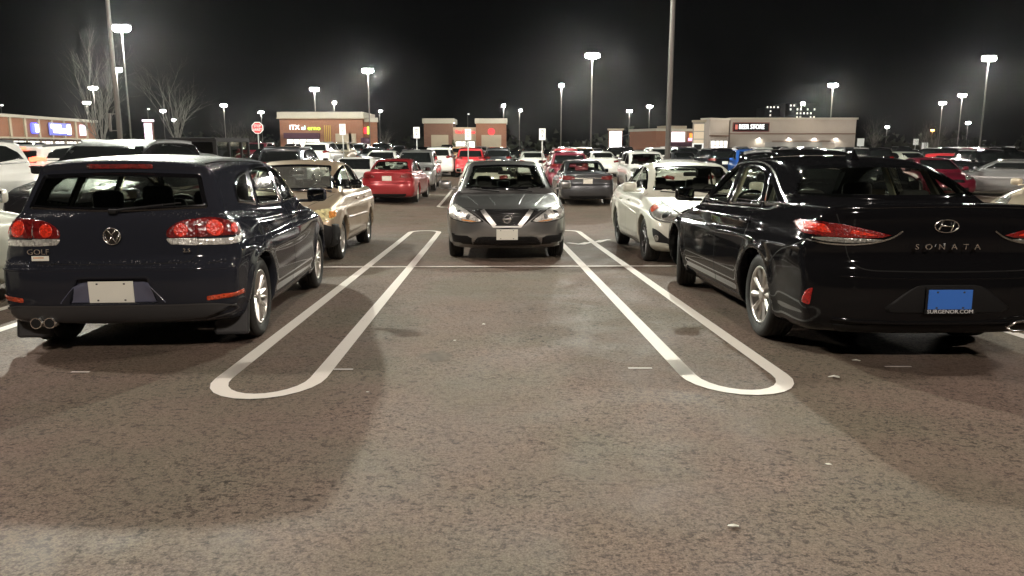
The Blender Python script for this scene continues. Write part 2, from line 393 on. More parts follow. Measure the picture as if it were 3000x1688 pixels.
class Car:
    def __init__(s,name,spec,pmat,res):
        s.c=spec; s.sh=Shell(spec); s.root=empty(name); s.paint=pmat
        s.pos,s.F,s.nrm=surface_net(s.sh,res)
        s.bvh=BVHTree.FromPolygons([tuple(p) for p in s.pos],[tuple(f) for f in s.F])
        s.holes=[]
    def hit(s,fr,u,v):
        o,t,w=frame(fr); org=o*5+t*u+w*v
        r=s.bvh.ray_cast(Vector(org),Vector(-o))
        if r[0] is None:
            r=s.bvh.find_nearest(Vector(o*1.5+t*u+w*v)); 
        return np.array(r[0]),np.array(r[1])
    def poly(s,fr,P,sm=2):
        P=np.array(P,float)
        if P.shape[1]==3:
            o,t,w=frame(fr); P=np.stack([P@t,P@w],1)
        return roundpoly(P,(0,.012,.03)[sm]) if sm else P
    def body(s):
        ctr=s.pos[s.F].mean(1); nr=s.nrm[s.F].mean(1); kill=np.zeros(len(s.F),bool)
        for fr,P in s.holes:
            o,t,w=frame(fr)
            for sg in ((1,-1) if fr=='L' or isinstance(fr,tuple) else (1,)):
                C=ctr*np.array([1,sg,1]); N=nr*np.array([1,sg,1])
                kill|=in_poly(P,C@t,C@w)&(N@o>.15)&(C[:,2]>.75)
        F=s.F[~kill]
        me=bpy.data.meshes.new('body'); me.from_pydata([tuple(p) for p in s.pos],[],[tuple(map(int,f)) for f in F])
        me.materials.append(s.paint); me.polygons.foreach_set('use_smooth',[True]*len(me.polygons)); me.update()
        me.normals_split_custom_set_from_vertices([tuple(n) for n in s.nrm])
        return link(bpy.data.objects.new('body',me),s.root)
    def patch(s,name,fr,P,mat,off=.003,skirt=.012,sm=2,nu=12,nv=8,mirror=False,parent=None,label=None):
        P=s.poly(fr,P,sm); v0,v1=P[:,1].min(),P[:,1].max(); e=(v1-v0)*.004
        rows=[]
        vs=(v0+v1)/2-(v1-v0-2*e)/2*np.cos(np.linspace(0,math.pi,nv))
        n=len(P)
        for v in vs:
            us=[]
            for i in range(n):
                a,b=P[i],P[(i+1)%n]
                if (a[1]>v)!=(b[1]>v): us.append(a[0]+(b[0]-a[0])*(v-a[1])/(b[1]-a[1]))
            if len(us)<2: continue
            rows.append([(u,v) for u in np.linspace(min(us),max(us),nu)])
        V=[];Nn=[]
        for r in rows:
            for u,v in r:
                p,nn=s.hit(fr,u,v); V.append(p); Nn.append(nn)
        V=np.array(V); Nn=np.array(Nn); nr=len(rows)
        base=V+Nn*off; low=V-Nn*skirt
        F=[]
        for i in range(nr-1):
            for j in range(nu-1): F.append((i*nu+j,i*nu+j+1,(i+1)*nu+j+1,(i+1)*nu+j))
        ring=[j for j in range(nu)]+[i*nu+nu-1 for i in range(1,nr)]+[(nr-1)*nu+j for j in range(nu-2,-1,-1)]+[i*nu for i in range(nr-2,0,-1)]
        N0=len(V); Vall=[*base]; 
        for k in ring: Vall.append(low[k])
        m=len(ring)
        for k in range(m): F.append((ring[k],N0+k,N0+(k+1)%m,ring[(k+1)%m]))
        o,t,w=frame(fr); a=np.array(Vall); f0=F[len(F)//3 if nr>2 else 0]
        nn=np.cross(a[F[0][1]]-a[F[0][0]],a[F[0][2]]-a[F[0][0]])
        mid=F[(nr//2)*(nu-1)+nu//2 if nr>1 else 0]; nn=np.cross(a[mid[1]]-a[mid[0]],a[mid[2]]-a[mid[0]])
        if nn@o<0: F=[f[::-1] for f in F]
        out=[]
        for sg in ((1,-1) if mirror else (1,)):
            Vm=a*np.array([1,sg,1]); Fm=F if sg==1 else [f[::-1] for f in F]
            ob=mesh_obj(name,Vm,Fm,mat,parent or s.root,smooth=True); out.append(ob)
            if label: ob['label']=label
        return out
    def ring(s,name,fr,P,w,mat,off=.004,mirror=False,sm=2,out_w=0.0):
        P=s.poly(fr,P,sm); a=inset(P,-out_w); b=inset(P,w); m=len(P)
        V=[];
        for q in (a,b):
            for u,v in q:
                p,n=s.hit(fr,u,v); V.append(p+n*off)
        for u,v in a:
            p,n=s.hit(fr,u,v); V.append(p-n*.006)
        F=[(k,(k+1)%m,m+(k+1)%m,m+k) for k in range(m)]+[(2*m+k,2*m+(k+1)%m,(k+1)%m,k) for k in range(m)]
        V=np.array(V)
        o,t,ww=frame(fr); nn=np.cross(V[F[0][1]]-V[F[0][0]],V[F[0][2]]-V[F[0][0]])
        if nn@o<0: F=[f[::-1] for f in F]
        for sg in ((1,-1) if mirror else (1,)):
            mesh_obj(name,V*np.array([1,sg,1]),F if sg==1 else [f[::-1] for f in F],mat,s.root,smooth=True)
    def window(s,name,fr,P,mat,w=.035,mirror=False,ringmat=None,sm=2,nu=14,nv=10,rname='window_seal'):
        PP=s.poly(fr,P,sm); s.holes.append((fr,inset(PP,w*.55)))
        s.ring(rname,fr,PP,w,ringmat or M_GLOSSB,off=.004,mirror=mirror,sm=0)
        s.patch(name,fr,inset(PP,w*.25),mat,off=.0015,skirt=-.0005,sm=0,nu=nu,nv=nv,mirror=mirror)
    def ribbon(s,name,fr,pts,wd,mat,off=.0015,mirror=False,closed=False,sm=2,step=.03,raise_=0):
        P=np.array(pts,float)
        if P.shape[1]==3:
            o,t,w=frame(fr); P=np.stack([P@t,P@w],1)
        P=roundpoly(P,(0,.02,.05)[sm],closed) if sm else P
        if closed: P=np.vstack([P,P[:1]])
        Q=[P[0]]
        for i in range(len(P)-1):
            L=np.linalg.norm(P[i+1]-P[i]); k=max(1,int(L/step))
            for j in range(1,k+1): Q.append(P[i]+(P[i+1]-P[i])*j/k)
        H=[s.hit(fr,u,v) for u,v in Q]; C=np.array([h[0] for h in H]); N=np.array([h[1] for h in H])
        T=np.gradient(C,axis=0); T/=np.maximum(np.linalg.norm(T,axis=1),1e-9)[:,None]
        S=np.cross(N,T); S/=np.maximum(np.linalg.norm(S,axis=1),1e-9)[:,None]
        V=np.vstack([C+S*wd/2+N*off,C-S*wd/2+N*off]); m=len(C)
        if raise_: V=np.vstack([C+S*wd/2-N*.004,C+N*(off+raise_),C-S*wd/2-N*.004])
        F=[(k,m+k,m+k+1,k+1) for k in range(m-1)]
        if raise_: F+=[(m+k,2*m+k,2*m+k+1,m+k+1) for k in range(m-1)]
        F=[f[::-1] for f in F] if np.cross(V[F[0][1]]-V[F[0][0]],V[F[0][2]]-V[F[0][0]])@N[0]<0 else F
        for sg in ((1,-1) if mirror else (1,)):
            mesh_obj(name,V*np.array([1,sg,1]),F if sg==1 else [f[::-1] for f in F],mat,s.root,smooth=bool(raise_))
    def plate(s,x,y,z,mat,fr='F',tilt=0,w=.305,h=.152,name='licence_plate',framemat=None):
        bm=bmesh.new(); rot=Matrix.Rotation(R(tilt),3,'Y')
        add_box(bm,(0,0,0),(.006,w,h),bevel=.0025)
        sx=1 if fr=='F' else -1
        for a in (-1,1):
            for b in ((-1,1) ):
                add_box(bm,(sx*.004,a*w*.30,b*h*.38),(.004,.012,.010),mi=1)
        o=bm_obj(name,bm,[mat,M_ALLOYD],s.root); o.location=(x,y,z); o.rotation_euler=(0,R(tilt),0)
        if framemat:
            bm=bmesh.new(); add_box(bm,(-sx*.004,0,-.004),(.008,w+.03,h+.036),bevel=.003)
            f=bm_obj('plate_frame',bm,framemat,s.root); f.location=(x,y,z); f.rotation_euler=(0,R(tilt),0)
        return o
WHEELS={}
def wheel_meshes(r,w,rr,style,rimmat):
    k=(r,w,rr,style,rimmat.name)
    if k in WHEELS: return WHEELS[k]
    bm=bmesh.new(); h=w/2
    p=[(rr,-h*.78),(rr+.012,-h*.92),(r*.86,-h),(r-.035,-h*.99),(r-.012,-h*.88)]
    ng=4
    for g in range(ng+1):
        y0=-h*.80+g*(h*1.6)/(ng+.001)
        p+=[(r-.002,y0-.012),(r,y0-.004)] if g else [(r,y0+.004)]
        if g<ng:
            yc=y0+(h*1.6)/ng*.5; p+=[(r,yc-.006),(r-.009,yc-.004),(r-.009,yc+.004),(r,yc+.006)]
    p=sorted(set(p),key=lambda q:q[1]) if False else p
    # keep profile monotone in y across the tread
    side=[(rr,-h*.78),(rr+.012,-h*.92),(r*.86,-h),(r-.035,-h*.99),(r-.012,-h*.88)]
    tread=[]
    N=5
    for g in range(N):
        a=-h*.8+g*h*1.6/N; b=a+h*1.6/N
        tread+=[(r,a+.006),(r,b-.006)]
        if g<N-1: tread+=[(r-.009,b-.003),(r-.009,b+.003)]
    prof=side+tread+[(q[0],-q[1]) for q in side[::-1]]
    lathe_y(bm,prof,48)
    tm=bpy.data.meshes.new('tyre'); bm.to_mesh(tm); bm.free(); tm.materials.append(M_RUBBER)
    bm=bmesh.new()
    # barrel, lip, dark back plate with brake disc, then spokes
    lathe_y(bm,[(rr-.004,h*.80),(rr+.004,h*.86),(rr-.012,h*.84),(rr-.022,h*.60),(rr-.03,-h*.6)],48,0)
    lathe_y(bm,[(rr-.02,-h*.1),(.02,-h*.12)],32,1)
    lathe_y(bm,[(rr*.66,h*.12),(rr*.62,h*.16),(.05,h*.16)],32,2)
    n,kind=style
    def spoke(a,r0,r1,w0,w1,y0,y1,t=.018,tw=0.0,mi=0):
        ca,sa=math.cos(a),math.sin(a); cb,sb=math.cos(a+tw),math.sin(a+tw)
        vs=[]
        for (rad,ww,yy,c_,s_) in ((r0,w0,y0,ca,sa),(r1,w1,y1,cb,sb)):
            for sg,dy in ((-1,-.5*t),(0,.3*t),(1,-.5*t),(1,-2*t),(-1,-2*t)):
                vs.append(bm.verts.new((rad*c_-sg*ww/2*s_,yy+dy,rad*s_+sg*ww/2*c_)))
        for i in range(5):
            f=bm.faces.new((vs[i],vs[(i+1)%5],vs[5+(i+1)%5],vs[5+i])); f.material_index=mi
    yo=h*.78; yi=h*.62
    for i in range(n):
        a=2*math.pi*i/n+.3
        if kind=='pair':
            spoke(a-.10,.045,rr-.012,.026,.030,yi,yo,tw=-.09); spoke(a+.10,.045,rr-.012,.026,.030,yi,yo,tw=.09)
        elif kind=='fork':
            spoke(a,.04,rr*.55,.035,.032,yi,(yi+yo)/2); spoke(a,rr*.5,rr-.012,.022,.026,(yi+yo)/2,yo,tw=-.22); spoke(a,rr*.5,rr-.012,.022,.026,(yi+yo)/2,yo,tw=.22)
        elif kind=='cover':
            spoke(a,.05,rr-.01,.05,.085,yi+.01,yo)
        else:
            spoke(a,.04,rr-.012,.030,.056 if n>8 else .05,yi,yo,tw=.05)
    lathe_y(bm,[(.062,yi-.01),(.055,yi+.012),(.03,yi+.018),(.001,yi+.019)],20,0)
    if kind=='cover': lathe_y(bm,[(rr-.005,yo-.012),(rr*.3,yi-.004)],32,0 if kind=='cover' else 1)
    for i in range(5):
        a=2*math.pi*i/5; add_box(bm,(.04*math.cos(a),yi+.012,.04*math.sin(a)),(.01,.008,.01),mi=1)
    rm=bpy.data.meshes.new('rim'); bmesh.ops.recalc_face_normals(bm,faces=bm.faces); bm.to_mesh(rm); bm.free()
    for m in (rimmat,M_ALLOYD,M_ALLOYD): rm.materials.append(m)
    WHEELS[k]=(tm,rm); return WHEELS[k]
def put_wheels(root,c,style=(10,'single'),rimmat=None,steer=0.0,track=None,rr=None):
    r=c['rw']; w=c.get('tw',.215); rr=rr or r*.68; tm,rm=wheel_meshes(r,w,rr,style,rimmat or M_ALLOY)
    tr=track or (c['W']/2-.012-w/2)
    for xw,st in ((c['xr'],0),(c['xf'],steer)):
        for sg in (1,-1):
            o=bpy.data.objects.new('wheel',tm); link(o,root); o.location=(xw,sg*tr,r); o.rotation_euler=(0,random.uniform(0,2),(0 if sg>0 else math.pi)+st)
            o.rotation_mode='XYZ'
            q=bpy.data.objects.new('rim',rm); link(q,o)
def interior(car,seat=M_SEAT,xs=(.1,-.75),zs=.52,wd=.50,dash=True,rear=True,head=1.16,belt=.95,pass_x=.78):
    root=car.root; yb=.36*car.c['W']/1.8
    for y in (yb,-yb):
        bm=bmesh.new()
        add_box(bm,(xs[0]+.05,y,zs-.1),(.5,wd,.2),bevel=.06)
        add_box(bm,(xs[0]-.24,y,zs+.24),(.15,wd*.95,.62),rot=Matrix.Rotation(R(-17),3,'Y'),bevel=.065,seg=3)
        add_box(bm,(xs[0]-.35,y,head-.05),(.10,.27,.19),bevel=.05,seg=3)
        for k in (-.05,.05): add_tube(bm,[(xs[0]-.33,y+k,head-.25),(xs[0]-.345,y+k,head-.1)],.007,6)
        bm_obj('front_seat',bm,seat,root,smooth=True)
    if rear:
        bm=bmesh.new(); W=car.c['W']
        add_box(bm,(xs[1]+.0,0,zs-.1),(.5,W*.72,.22),bevel=.06)
        add_box(bm,(xs[1]-.28,0,zs+.22),(.16,W*.72,.58),rot=Matrix.Rotation(R(-20),3,'Y'),bevel=.06,seg=3)
        for y in (-.42,0,.42): add_box(bm,(xs[1]-.40,y*W/1.8,zs+.56-(.03 if y==0 else 0)),(.09,.24,.15),bevel=.045,seg=3)
        bm_obj('rear_seat',bm,seat,root,smooth=True)
    bm=bmesh.new(); add_box(bm,(xs[1]-.62,0,belt-.06),(.45,car.c['W']*.70,.03),bevel=.01); bm_obj('parcel_shelf',bm,M_SEAT,root)
    if dash:
        bm=bmesh.new(); W=car.c['W']
        add_box(bm,(pass_x,0,belt-.12),(.36,W*.76,.24),bevel=.07,seg=3); add_box(bm,(pass_x-.14,.36,belt-.02),(.12,.32,.09),bevel=.03)
        bm_obj('dashboard',bm,M_SEAT,root,smooth=True)
        bm=bmesh.new(); N=24; c0=Vector((pass_x-.34,.36,belt-.09)); tl=R(65)
        ring=[c0+Vector((math.sin(2*math.pi*k/N)*.185*math.cos(tl),math.cos(2*math.pi*k/N)*.185,math.sin(2*math.pi*k/N)*.185*math.sin(tl))) for k in range(N+1)]
        add_tube(bm,ring,.015,6); add_box(bm,c0+Vector((.02,0,0)),(.05,.13,.10),bevel=.02)
        for k in (-1,1): add_tube(bm,[c0,c0+Vector((0,k*.18,0))],.012,6)
        bm_obj('steering_wheel',bm,M_BLACK,root,smooth=True)
        bm=bmesh.new(); add_box(bm,(car.c.get('mirx',.52),0,car.c['H']-.20),(.03,.23,.065),bevel=.02); bm_obj('rear_view_mirror',bm,M_BLACK,root)
def floorpan(car):
    c=car.c; bm=bmesh.new()
    add_box(bm,(0,0,.25),(c['L']*.86,c['W']*.62,.10),bevel=.03)
    add_tube(bm,[(c['xr'],-c['W']*.4,c['rw']),(c['xr'],c['W']*.4,c['rw'])],.045,8)
    add_tube(bm,[(c['xf'],-c['W']*.4,c['rw']),(c['xf'],c['W']*.4,c['rw'])],.045,8)
    bm_obj('underbody',bm,M_UNDER,car.root)
def door_mirrors(car,x,z,mat,y0=.02,sides=(1,-1),s=1.0):
    W=car.c['W']/2
    for sg in sides:
        bm=bmesh.new()
        add_box(bm,(x,sg*(W+.09),z+.03),(.10*s,.20*s,.135*s),bevel=.042*s,seg=3)
        add_box(bm,(x+.03,sg*(W-.03),z-.03),(.06,.14,.03),bevel=.012)
        o=bm_obj('door_mirror',bm,mat,car.root,smooth=True)
        bm=bmesh.new(); add_box(bm,(x-.052*s,sg*(W+.09),z+.03),(.006,.165*s,.10*s),bevel=.002); bm_obj('mirror_glass',bm,M_MIRROR,o)
def handles(car,xs,z,mat):
    for x in xs:
        for sg in (1,-1):
            p,n=car.hit('L',x,z); bm=bmesh.new()
            add_box(bm,(0,0,0),(.19,.03,.028),bevel=.011,seg=2)
            o=bm_obj('door_handle',bm,mat,car.root,smooth=True); o.location=(x,sg*(p[1]+.012),z)
def place(root,X,Y,hd,steer=0,c=None):
    """stand a car on the sloping lot; hd = heading in degrees anticlockwise from +x"""
    h=R(hd); xr,xf=(c['xr'],c['xf']) if c else (-1.35,1.35)
    a=(X+xf*math.cos(h),Y+xf*math.sin(h)); b=(X+xr*math.cos(h),Y+xr*math.sin(h))
    za,zb=ground_z(*a),ground_z(*b); pitch=math.atan2(za-zb,xf-xr)
    root.location=(X,Y,zb+(za-zb)*(0-xr)/(xf-xr)+.002); root.rotation_euler=(0,-pitch,h)
# ================================================================ car shapes
HATCH=dict(L=4.2,W=1.786,H=1.48,xr=-1.358,xf=1.22,rw=.317,ra=.362,zb=.97,tum=.36,
 body=[(-1.6,.20),(-1.9,.22),(-2.03,.25),(-2.09,.34),(-2.105,.48),(-2.10,.60),(-2.085,.66),(-2.03,.70),(-2.02,.78),(-2.01,.90),(-1.985,.99),(-1.93,1.03),(-1.7,1.03),(-1.2,1.0),(-.4,.99),(.9,.97),(1.2,.93),(1.65,.85),(1.93,.75),(2.05,.64),(2.10,.5),(2.09,.34),(2.02,.22),(1.6,.18),(0,.17)],
 green=[(-1.99,.90),(-1.965,1.01),(-1.87,1.21),(-1.80,1.325),(-1.83,1.375),(-1.76,1.40),(-1.4,1.428),(-.9,1.445),(-.2,1.44),(.12,1.405),(.55,1.225),(1.05,.95),(.9,.72),(-1.8,.72)],
 hw=[(-2.1,.79),(-1.8,.86),(-1.36,.893),(0,.893),(1.22,.89),(1.75,.85),(2.1,.77)],
 sec=[(.17,.07),(.28,.02),(.45,.0),(.66,.0),(.80,.008),(.92,.035),(1.0,.07),(1.1,.12)],
 hwg=[(-1.9,.755),(-1.3,.80),(0,.825),(.9,.80)],cf=.26,cr=.17,gr=.10,
 creases=((.80,.02,.008,.02),(.36,0,-.006,.02)),carve=[(-2.3,-2.055,.235,.395,.565)])
SEDAN=dict(L=4.86,W=1.865,H=1.475,xr=-1.32,xf=1.485,rw=.333,ra=.378,zb=.98,tum=.40,
 body=[(-2.0,.20),(-2.3,.22),(-2.40,.29),(-2.43,.42),(-2.43,.56),(-2.41,.68),(-2.375,.74),(-2.375,.86),(-2.37,.97),(-2.37,1.055),(-2.34,1.098),(-2.26,1.098),(-1.95,1.095),(-1.5,1.07),(-1.1,1.02),(-.3,1.0),(.9,.98),(1.25,.94),(1.8,.86),(2.2,.74),(2.36,.62),(2.43,.45),(2.41,.28),(2.25,.19),(1.8,.17),(0,.17)],
 green=[(-1.98,.95),(-1.88,1.09),(-1.55,1.235),(-1.15,1.38),(-.8,1.455),(-.4,1.482),(.05,1.475),(.35,1.42),(.75,1.24),(1.22,.98),(1.0,.75),(-1.8,.75)],
 hw=[(-2.43,.86),(-2.1,.905),(-1.32,.932),(0,.928),(1.48,.93),(2.0,.89),(2.43,.79)],
 sec=[(.17,.08),(.28,.02),(.45,.0),(.66,.0),(.82,.006),(.94,.03),(1.02,.07),(1.12,.14)],
 hwg=[(-1.9,.70),(-1.3,.80),(0,.84),(.9,.82)],cf=.30,cr=.20,gr=.14,
 creases=((.79,-.015,.010,.018),(.36,0,-.006,.02)),carve=[])
SUV=dict(L=4.6,W=1.85,H=1.70,xr=-1.36,xf=1.33,rw=.352,ra=.405,zb=1.08,tum=.30,
 body=[(-1.9,.26),(-2.2,.28),(-2.28,.36),(-2.30,.5),(-2.29,.66),(-2.25,.72),(-2.24,.9),(-2.22,1.08),(-2.15,1.14),(-1.6,1.12),(.9,1.09),(1.25,1.06),(1.9,.98),(2.16,.88),(2.26,.72),(2.30,.52),(2.28,.36),(2.15,.26),(1.7,.22),(0,.22)],
 green=[(-2.2,1.0),(-2.17,1.16),(-2.05,1.42),(-1.95,1.58),(-1.97,1.64),(-1.85,1.665),(-1.4,1.69),(-.6,1.70),(.1,1.68),(.42,1.60),(.8,1.36),(1.2,1.08),(1.0,.8),(-2.0,.8)],
 hw=[(-2.3,.86),(-1.9,.90),(-1.36,.925),(0,.92),(1.33,.92),(1.9,.88),(2.3,.79)],
 sec=[(.22,.07),(.34,.02),(.5,.0),(.8,.0),(.95,.01),(1.05,.035),(1.14,.08)],
 hwg=[(-2.1,.79),(-1.5,.83),(0,.85),(.9,.82)],cf=.24,cr=.13,gr=.10,
 creases=((.92,.01,.008,.02),(.45,0,-.008,.02)),carve=[])
def vary(base,sx=1,sz=1,W=None,**k):
    """the same kind of body at other proportions"""
    d=dict(base); d['L']=base['L']*sx; d['H']=base['H']*sz
    for key in ('body','green'): d[key]=[(x*sx,z*sz) for x,z in base[key]]
    for key in ('hw','hwg'): 
        q=(W/base['W']) if W else 1; d[key]=[(x*sx,y*q) for x,y in base[key]]
    d['sec']=[(z*sz,y) for z,y in base['sec']]
    d['xr']*=sx; d['xf']*=sx; d['zb']*=sz
    if W: d['W']=W
    d.update(k); return d
S_=lambda P,sx,sz:[(x*sx,z*sz) for x,z in P]

def std_sides(car,kind,sx=1,sz=1,glass=None,ringmat=None,w=.03,pillars=True,sm=2):
    g=glass or M_GLASS
    if kind=='sedan':
        W=[('side_window',[(.86,1.035),(.62,1.20),(.34,1.335),(.10,1.385),(-.06,1.395),(-.12,1.03)]),
           ('side_window',[(-.20,1.03),(-.13,1.40),(-.50,1.395),(-.80,1.34),(-.98,1.05)]),
           ('quarter_window',[(-1.05,1.055),(-.87,1.32),(-1.12,1.22),(-1.38,1.075)])]
    elif kind=='hatch':
        W=[('side_window',[(.78,1.03),(.55,1.18),(.30,1.29),(.05,1.355),(-.12,1.365),(-.14,1.02)]),
           ('side_window',[(-.22,1.02),(-.20,1.37),(-.62,1.365),(-.86,1.32),(-.98,1.02)]),
           ('quarter_window',[(-1.05,1.03),(-.97,1.315),(-1.22,1.285),(-1.42,1.19),(-1.47,1.07)])]
    else:
        W=[('side_window',[(.86,1.14),(.62,1.34),(.36,1.50),(.10,1.575),(-.10,1.585),(-.12,1.14)]),
           ('side_window',[(-.20,1.14),(-.18,1.59),(-.60,1.59),(-.98,1.58),(-1.06,1.15)]),
           ('quarter_window',[(-1.13,1.16),(-1.06,1.57),(-1.45,1.52),(-1.80,1.24)])]
    for n,P in W: car.window(n,'L',S_(P,sx,sz),g,w=w,mirror=True,ringmat=ringmat,nu=10,nv=8)
def seams(car,kind,sx=1,sz=1):
    q={'sedan':[[(1.02,.30),(.98,.7),(.95,.98)],[(-.16,.28),(-.17,.7),(-.16,1.02)],[(-.92,.45),(-1.0,.62),(-1.04,.85),(-1.01,1.04)],[(-.95,.27),(1.05,.27)]],
       'hatch':[[(.92,.30),(.90,.7),(.84,.98)],[(-.18,.28),(-.19,.7),(-.18,1.0)],[(-.90,.42),(-.98,.60),(-1.04,.8),(-1.01,1.02)],[(-.95,.27),(.95,.27)]],
       'suv':[[(.98,.36),(.96,.8),(.92,1.1)],[(-.16,.34),(-.17,.8),(-.16,1.12)],[(-.95,.5),(-1.05,.75),(-1.1,1.0),(-1.09,1.14)],[(-.95,.33),(1.0,.33)]]}[kind]
    for P in q: car.ribbon('panel_gap','L',S_(P,sx,sz),.007,M_SEAM,mirror=True)

# ---------------------------------------------------------------- dark blue hatchback, rear towards us
P_NAVY=paint('navy_paint',(0.021,0.023,0.031),metal=.0,rough=.32,wet=1.0,dirt=.02)
def build_hatchback():
    c=vary(HATCH,1,1,1.70,kb=.06,kg=.085); car=Car('parked_car',c,P_NAVY,.02)
    std_sides(car,'hatch',glass=M_GLASS,w=.026)
    car.window('rear_window','B',[(.62,1.045),(.60,1.10),(.545,1.285),(0,1.305),(-.545,1.285),(-.60,1.10),(-.62,1.045),(0,1.02)],M_GLASS,w=.03,nu=24)
    car.window('windscreen','F',[(.66,1.02),(.52,1.33),(0,1.35),(-.52,1.33),(-.66,1.02),(0,.985)],M_GLASS,w=.04,nu=22)
    car.body(); floorpan(car); interior(car,head=1.13,belt=.99,xs=(.12,-.72),pass_x=.72)
    # lamp clusters: outer half on the wing, inner half on the tailgate
    a=('b',42)
    for P in ([(-2.02,.575,.845),(-2.0,.575,.975),(-1.98,.68,.985),(-1.88,.80,.962),(-1.79,.84,.93),(-1.80,.84,.85)],):
        car.patch('tail_lamp',a,P,M_REDD,off=.006,mirror=True,nu=14)
        car.patch('reversing_lamp',a,[(-2.02,.575,.79),(-2.02,.575,.842),(-1.88,.80,.842),(-1.80,.84,.846),(-1.82,.84,.80),(-1.9,.79,.788)],M_CLEARB,off=.006,mirror=True,sm=1,nu=14)
    car.patch('tail_lamp','B',[(.56,.845),(.56,.975),(.45,.965),(.36,.905),(.355,.845)],M_REDD,off=.006,mirror=True,sm=2)
    car.patch('reversing_lamp','B',[(.56,.79),(.56,.842),(.355,.842),(.38,.80)],M_CLEARB,off=.006,mirror=True,sm=1)
    def disc(fr,P,r): 
        o,t,w=frame(fr); P=np.array(P); u0,v0=P@t,P@w
        return [(u0+r*math.cos(k*.5236),v0+r*math.sin(k*.5236)) for k in range(12)]
    car.patch('tail_lamp_ring',a,disc(a,(-1.95,.685,.908),.058),M_REDB,off=.009,skirt=0,mirror=True,sm=1)
    car.patch('tail_lamp_ring','B',disc('B',(-2,.455,.898),.048),M_REDB,off=.009,skirt=0,mirror=True,sm=1)
    car.patch('tail_lamp_ring',a,disc(a,(-1.86,.80,.90),.036),M_REDB,off=.009,skirt=0,mirror=True,sm=1)
    car.patch('brake_lamp','B',[(.225,1.325),(.225,1.358),(-.225,1.358),(-.225,1.325)],M_REDD,off=.012,sm=1)
    car.patch('number_plate_panel_or_reflection','B',[(.36,.40),(.235,.545),(-.235,.545),(-.36,.40)],M_NAVYLIT,off=.004,sm=1)  # reflection on the body round the plate, painted as a paler patch
    car.plate(-2.065,.02,.475,M_PLATEW,'B',tilt=-3)
    car.patch('bumper_insert','B',[(.79,.305),(.80,.36),(.66,.385),(-.66,.385),(-.80,.36),(-.60,.265),(0,.245),(.60,.265)],M_GREYP,off=.010,nu=30)
    car.ribbon('bumper_trim','B',[(.60,.268),(.79,.315),(.78,.36),(.66,.385),(-.66,.385),(-.78,.36),(-.79,.315),(-.60,.268)],.010,M_ALLOYD,off=.013,sm=2)
    car.ribbon('bumper_crease','B',[(.80,.63),(0,.64),(-.80,.63)],.03,P_NAVY,off=.001,raise_=.010)
    car.patch('rear_reflector',('b',40),[(-1.99,.57,.405),(-1.99,.57,.44),(-1.80,.80,.455),(-1.80,.80,.42)],M_ORANGE,off=.006,sm=1,mirror=True)
    # tailgate shut lines, bumper step
    car.ribbon('panel_gap','B',[(.568,1.0),(.568,.80),(.56,.72),(.51,.675),(0,.665),(-.51,.675),(-.56,.72),(-.568,.80),(-.568,1.0)],.008,M_SEAM)
    car.ribbon('panel_gap',('b',45),[(-2.02,.62,.665),(-1.9,.82,.68),(-1.68,.90,.70)],.007,M_SEAM,mirror=True)
    seams(car,'hatch')
    for y in (.45,.54):                    # twin tail pipes on the left
        bm=bmesh.new(); 
        N=20
        for rr,x0,x1,mi in ((.038,-2.075,-1.95,0),(.032,-2.077,-1.99,1)):
            add_tube(bm,[(x0,0,0),(x1,0,0)],rr,20,mi=mi)
        o=bm_obj('exhaust_pipe',bm,[M_CHROME,M_UNDER],car.root); o.location=(0,y,.262)
    for sg in (1,-1):                      # mud flaps
        bm=bmesh.new(); add_box(bm,(-1.76,sg*.705,.235),(.02,.25,.27),rot=Matrix.Rotation(R(12),3,'Y'),bevel=.02)
        bm_obj('mud_flap',bm,M_GREYP,car.root)
    # badge: ring with the two letters stacked
    bm=bmesh.new(); N=28; x0=-2.035
    add_tube(bm,[(x0,.057*math.cos(2*math.pi*k/N),.057*math.sin(2*math.pi*k/N)) for k in range(N+1)],.0048,6)
    for pts in ([(-.030,.046),(0,.008),(.030,.046)],[(-.052,.020),(-.026,-.044),(0,.0),(.026,-.044),(.052,.020)]):
        for i in range(len(pts)-1): add_tube(bm,[(x0-.002,pts[i][0],pts[i][1]),(x0-.002,pts[i+1][0],pts[i+1][1])],.0042,6)
    bd=bmesh.new(); 
    o=bm_obj('badge',bm,M_CHROME,car.root,smooth=True); o.location=(0,0,.862)
    bm=bmesh.new(); add_tube(bm,[(x0+.012,0,0),(x0-.001,0,0)],.056,28); q=bm_obj('badge_disc',bm,M_GLOSSB,o)
    Mx=lambda x,y,z,s=1:Matrix.Translation((x,y,z))@Matrix.Rotation(R(-90),4,'Z')@Matrix.Rotation(R(90),4,'X')
    text_obj('lettering','GOLF',.052,M_CHROME,car.root,Mx(-2.034,.50,.755),sx=1.15)
    text_obj('lettering','2.5',.036,M_CHROME,car.root,Mx(-2.034,-.50,.758),sx=1.25)
    bm=bmesh.new(); add_box(bm,(-2.035,.49,.712),(.002,.115,.034)); add_box(bm,(-2.0362,.50,.716),(.002,.07,.006),mi=1); bm_obj('dealer_sticker',bm,[M_PLATEW,M_AMBER],car.root)
    # wiper, roof aerial, mirrors, handles
    bm=bmesh.new(); add_tube(bm,[(-2.0,0,1.035),(-2.0,-.03,1.04),(-1.985,-.34,1.075)],.008,6); add_tube(bm,[(-1.99,-.10,1.05),(-1.972,-.46,1.088)],.006,6); add_box(bm,(-1.99,0,1.03),(.04,.06,.035),bevel=.012)
    bm_obj('rear_wiper',bm,M_BLACK,car.root)
    door_mirrors(car,.66,1.03,P_NAVY); handles(car,(-.06,-.86),.885,P_NAVY)
    put_wheels(car.root,c,(9,'pair'),M_ALLOY)
